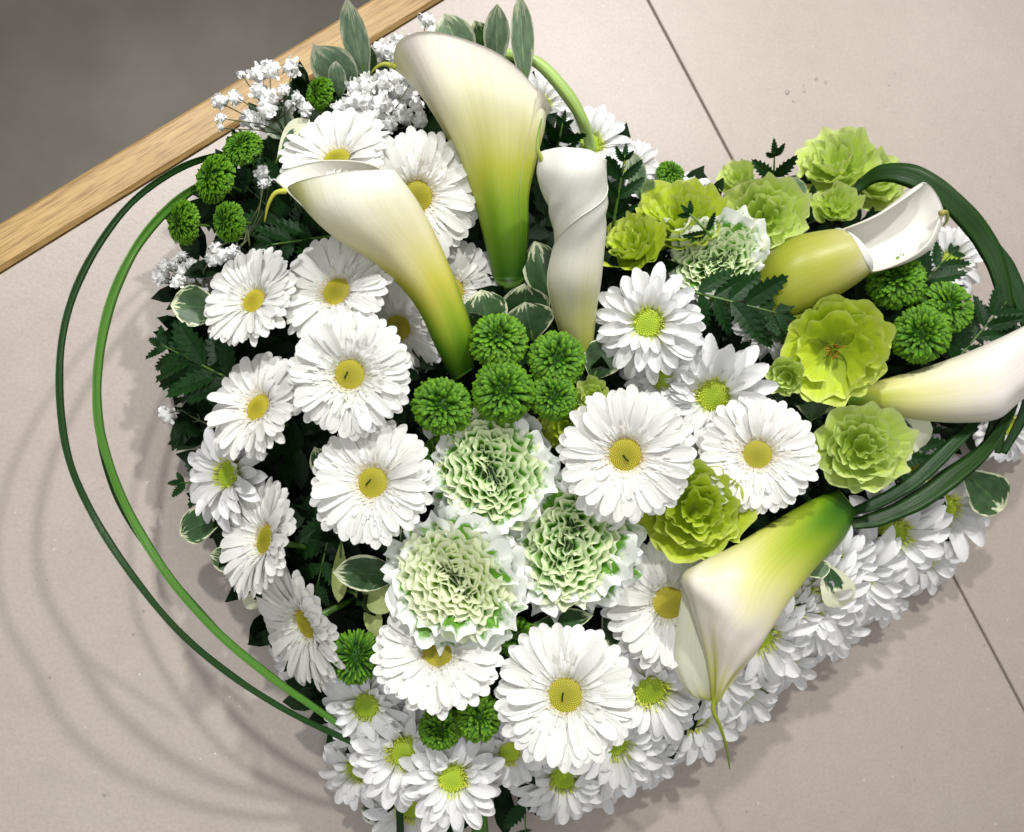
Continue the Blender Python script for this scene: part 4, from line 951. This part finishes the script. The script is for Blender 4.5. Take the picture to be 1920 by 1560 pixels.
# ------------------------------------------------------------------ baby's breath
def blossom_mesh(seed):
    r = random.Random(seed); b = Bag(); nt_, np_ = 8, 13; ph = [r.random()*6.28 for _ in range(4)]; V=[]; U=[]; F=[]
    for i in range(nt_):
        th = math.pi*.82*i/(nt_-1)
        for j in range(np_):
            a = 2*math.pi*j/np_; q = .70+.13*math.sin(a*5+ph[0]+th*2)+.10*math.sin(th*9+ph[1]+a*2)+r.uniform(-.07,.07)
            V.append((q*math.sin(th)*math.cos(a), q*math.sin(th)*math.sin(a), q*math.cos(th)*.85)); U.append((.5,1-.6*i/nt_))
    for i in range(nt_-1):
        for j in range(np_): F.append((i*np_+j,(i+1)*np_+j,(i+1)*np_+(j+1)%np_,i*np_+(j+1)%np_))
    b.add(V, F, uv=U)
    for i in range(12):
        th = r.uniform(.5,1.7); a = r.random()*6.28; d = np.array([math.sin(th)*math.cos(a),math.sin(th)*math.sin(a),math.cos(th)])
        s = np.cross(d,[r.uniform(-1,1),r.uniform(-1,1),.4]); s /= np.linalg.norm(s); w = r.uniform(.2,.3); l = r.uniform(.9,1.15); n = np.cross(s,d); k=r.uniform(-.25,.25)
        b.add([d*.4-s*w*.5, d*.4+s*w*.5, d*l*.8-s*w, d*l*.8+s*w, d*l-s*w*.5+n*k, d*l+s*w*.5+n*k], [(0,1,3,2),(2,3,5,4)], uv=[(0,.5),(1,.5),(0,.8),(1,.8),(0,1),(1,1)])
    return b.mesh('blossom', M['white_tiny'], True)
BL = [blossom_mesh(i) for i in range(5)]
def gyps(label, base, blooms, seed=0):
    r = random.Random(seed); b0 = P(*base); root = thing('babys_breath', b0, label, 'flower', "sprigs of tiny white blossoms"); st = Bag()
    fork = [b0 + (np.mean([P(x,y,z) for x,y,z,_ in blooms],axis=0)-b0)*t for t in (.35,.6)]
    V,F = tube([b0-b0, fork[0]-b0, fork[1]-b0], [.0008,.0006,.0005], 5); st.add(V,F,uv=[(.5,.5)]*len(V))
    for (x,y,z,rp) in blooms:
        p = P(x,y,z); f = fork[r.randrange(2)]; mid = (f+p)/2+np.array([r.uniform(-.004,.004) for _ in range(3)])
        V,F = tube([f-b0, mid-b0, p-b0], [.00045,.0004,.0004], 5); st.add(V,F,uv=[(.5,.5)]*len(V))
        n = vdir(p, r.uniform(-.5,.4), r.uniform(-.2,.6)); m = frame(n, r.random()*6).to_4x4() @ Matrix.Scale(1.2*rp*depth(p)/FPX,4); m.translation = Vector(p-b0-n*rp*.5*depth(p)/FPX)
        ob('blossom', r.choice(BL), root, m)
    ob('stem', st.mesh('stem', M['stem_brown']), root)
def jit(pts, z, seed, dz=.012): 
    r = random.Random(seed); return [(x,y,z+r.uniform(-dz,dz),rp) for x,y,rp in pts]
gyps("sprig of tiny white blossoms in front of the wooden edge at top left",(560,290,.07),jit([(480,135,18),(505,127,18),(548,128,17),(412,192,15),(440,180,14),(485,172,18),(505,180,18),(500,205,18),(468,220,19),(490,226,14),(415,222,10),(560,185,12),(530,165,12),(453,139,8),(413,240,7),(570,205,14),(540,200,13)],.095,1),1)
gyps("dense tiny white blossoms left of the tallest calla",(720,260,.08),jit([(690,155,20),(715,150,20),(735,165,20),(760,180,20),(665,185,18),(690,190,20),(715,195,20),(740,205,20),(700,220,20),(760,215,18),(675,215,18),(640,200,18),(650,225,17),(725,230,20),(780,195,14),(745,140,18),(770,155,16),(630,225,14),(785,225,16),(705,168,20),(660,165,16)],.098,2,.008),2)
gyps("tiny white blossoms at the very top behind the calla tail",(780,150,.07),jit([(800,36,15),(745,75,15),(770,80,16),(715,90,18),(735,100,18),(705,105,16),(760,100,15),(790,88,14),(812,60,12),(690,100,12),(775,115,15),(740,120,16),(820,75,10)],.085,3),3)
gyps("greyish tiny blossoms at the far left below the pompons",(400,560,.06),jit([(300,520,17),(322,498,14),(345,505,17),(365,520,17),(385,500,16),(352,530,17),(330,525,14),(310,500,12),(395,485,14),(340,480,10),(360,490,11),(375,545,14)],.065,4,.006),4)
gyps("isolated tiny blossom twig over the table at the left edge",(400,800,.05),[(315,775,.045,18),(341,735,.05,9),(330,790,.04,8)],5)
gyps("few tiny blossoms under the small stalked pompon at upper left",(470,470,.07),[(420,478,.07,15),(440,470,.075,14),(405,465,.07,12),(490,320,.085,14),(505,335,.08,12),(495,345,.085,10)],6)
gyps("few tiny blossoms beside the drooping calla tip",(1440,1300,.05),[(1390,1260,.06,13),(1405,1245,.06,12),(1398,1300,.055,12),(1380,1275,.06,10)],7)

# ------------------------------------------------------------------ water drops on the table
m, nt, N = newmat('water'); tr = nt.nodes.new('ShaderNodeBsdfTransparent'); gl = N('ShaderNodeBsdfGlossy', i_Roughness=.05); fr = N('ShaderNodeFresnel', i_IOR=1.5)
mx = nt.nodes.new('ShaderNodeMixShader'); nt.links.new(fr.outputs[0], mx.inputs[0]); nt.links.new(tr.outputs[0], mx.inputs[1]); nt.links.new(gl.outputs[0], mx.inputs[2])
nt.links.new(mx.outputs[0], nt.nodes.new('ShaderNodeOutputMaterial').inputs[0]); M['water'] = m
b = Bag(); r = random.Random(9)
spots = [(1476,173,.0018),(1508,172,.0010),(1530,148,.0012),(1548,155,.0011),(1488,190,.0010),(1507,160,.0008)]
spots += [(r.uniform(60,330),r.uniform(900,1540),r.uniform(.0003,.0008)) for _ in range(26)] + [(r.uniform(1300,1880),r.uniform(1200,1540),r.uniform(.0003,.0007)) for _ in range(30)] + [(r.uniform(1650,1900),r.uniform(100,420),r.uniform(.0003,.0008)) for _ in range(30)]
for (x,y,s) in spots:
    c = P(x,y,.0002); V=[];F=[]; n=10
    for k,(q,h) in enumerate(((1,0),(.92,.3),(.6,.55))):
        for j in range(n): V.append(c+np.array([q*s*math.cos(j*.6283)*(1+.15*math.sin(j*2)), q*s*math.sin(j*.6283), h*s]))
    V.append(c+np.array([0,0,.62*s]))
    for k in range(2):
        for j in range(n): F.append((k*n+j,k*n+(j+1)%n,(k+1)*n+(j+1)%n,(k+1)*n+j))
    for j in range(n): F.append((2*n+j,2*n+(j+1)%n,3*n))
    b.add(V,F)
o = ob('water_drops', b.mesh('water_drops', M['water'])); o['kind'] = 'stuff'; o['label'] = 'scattered small water drops on the stone tiles'; o['category'] = 'water'
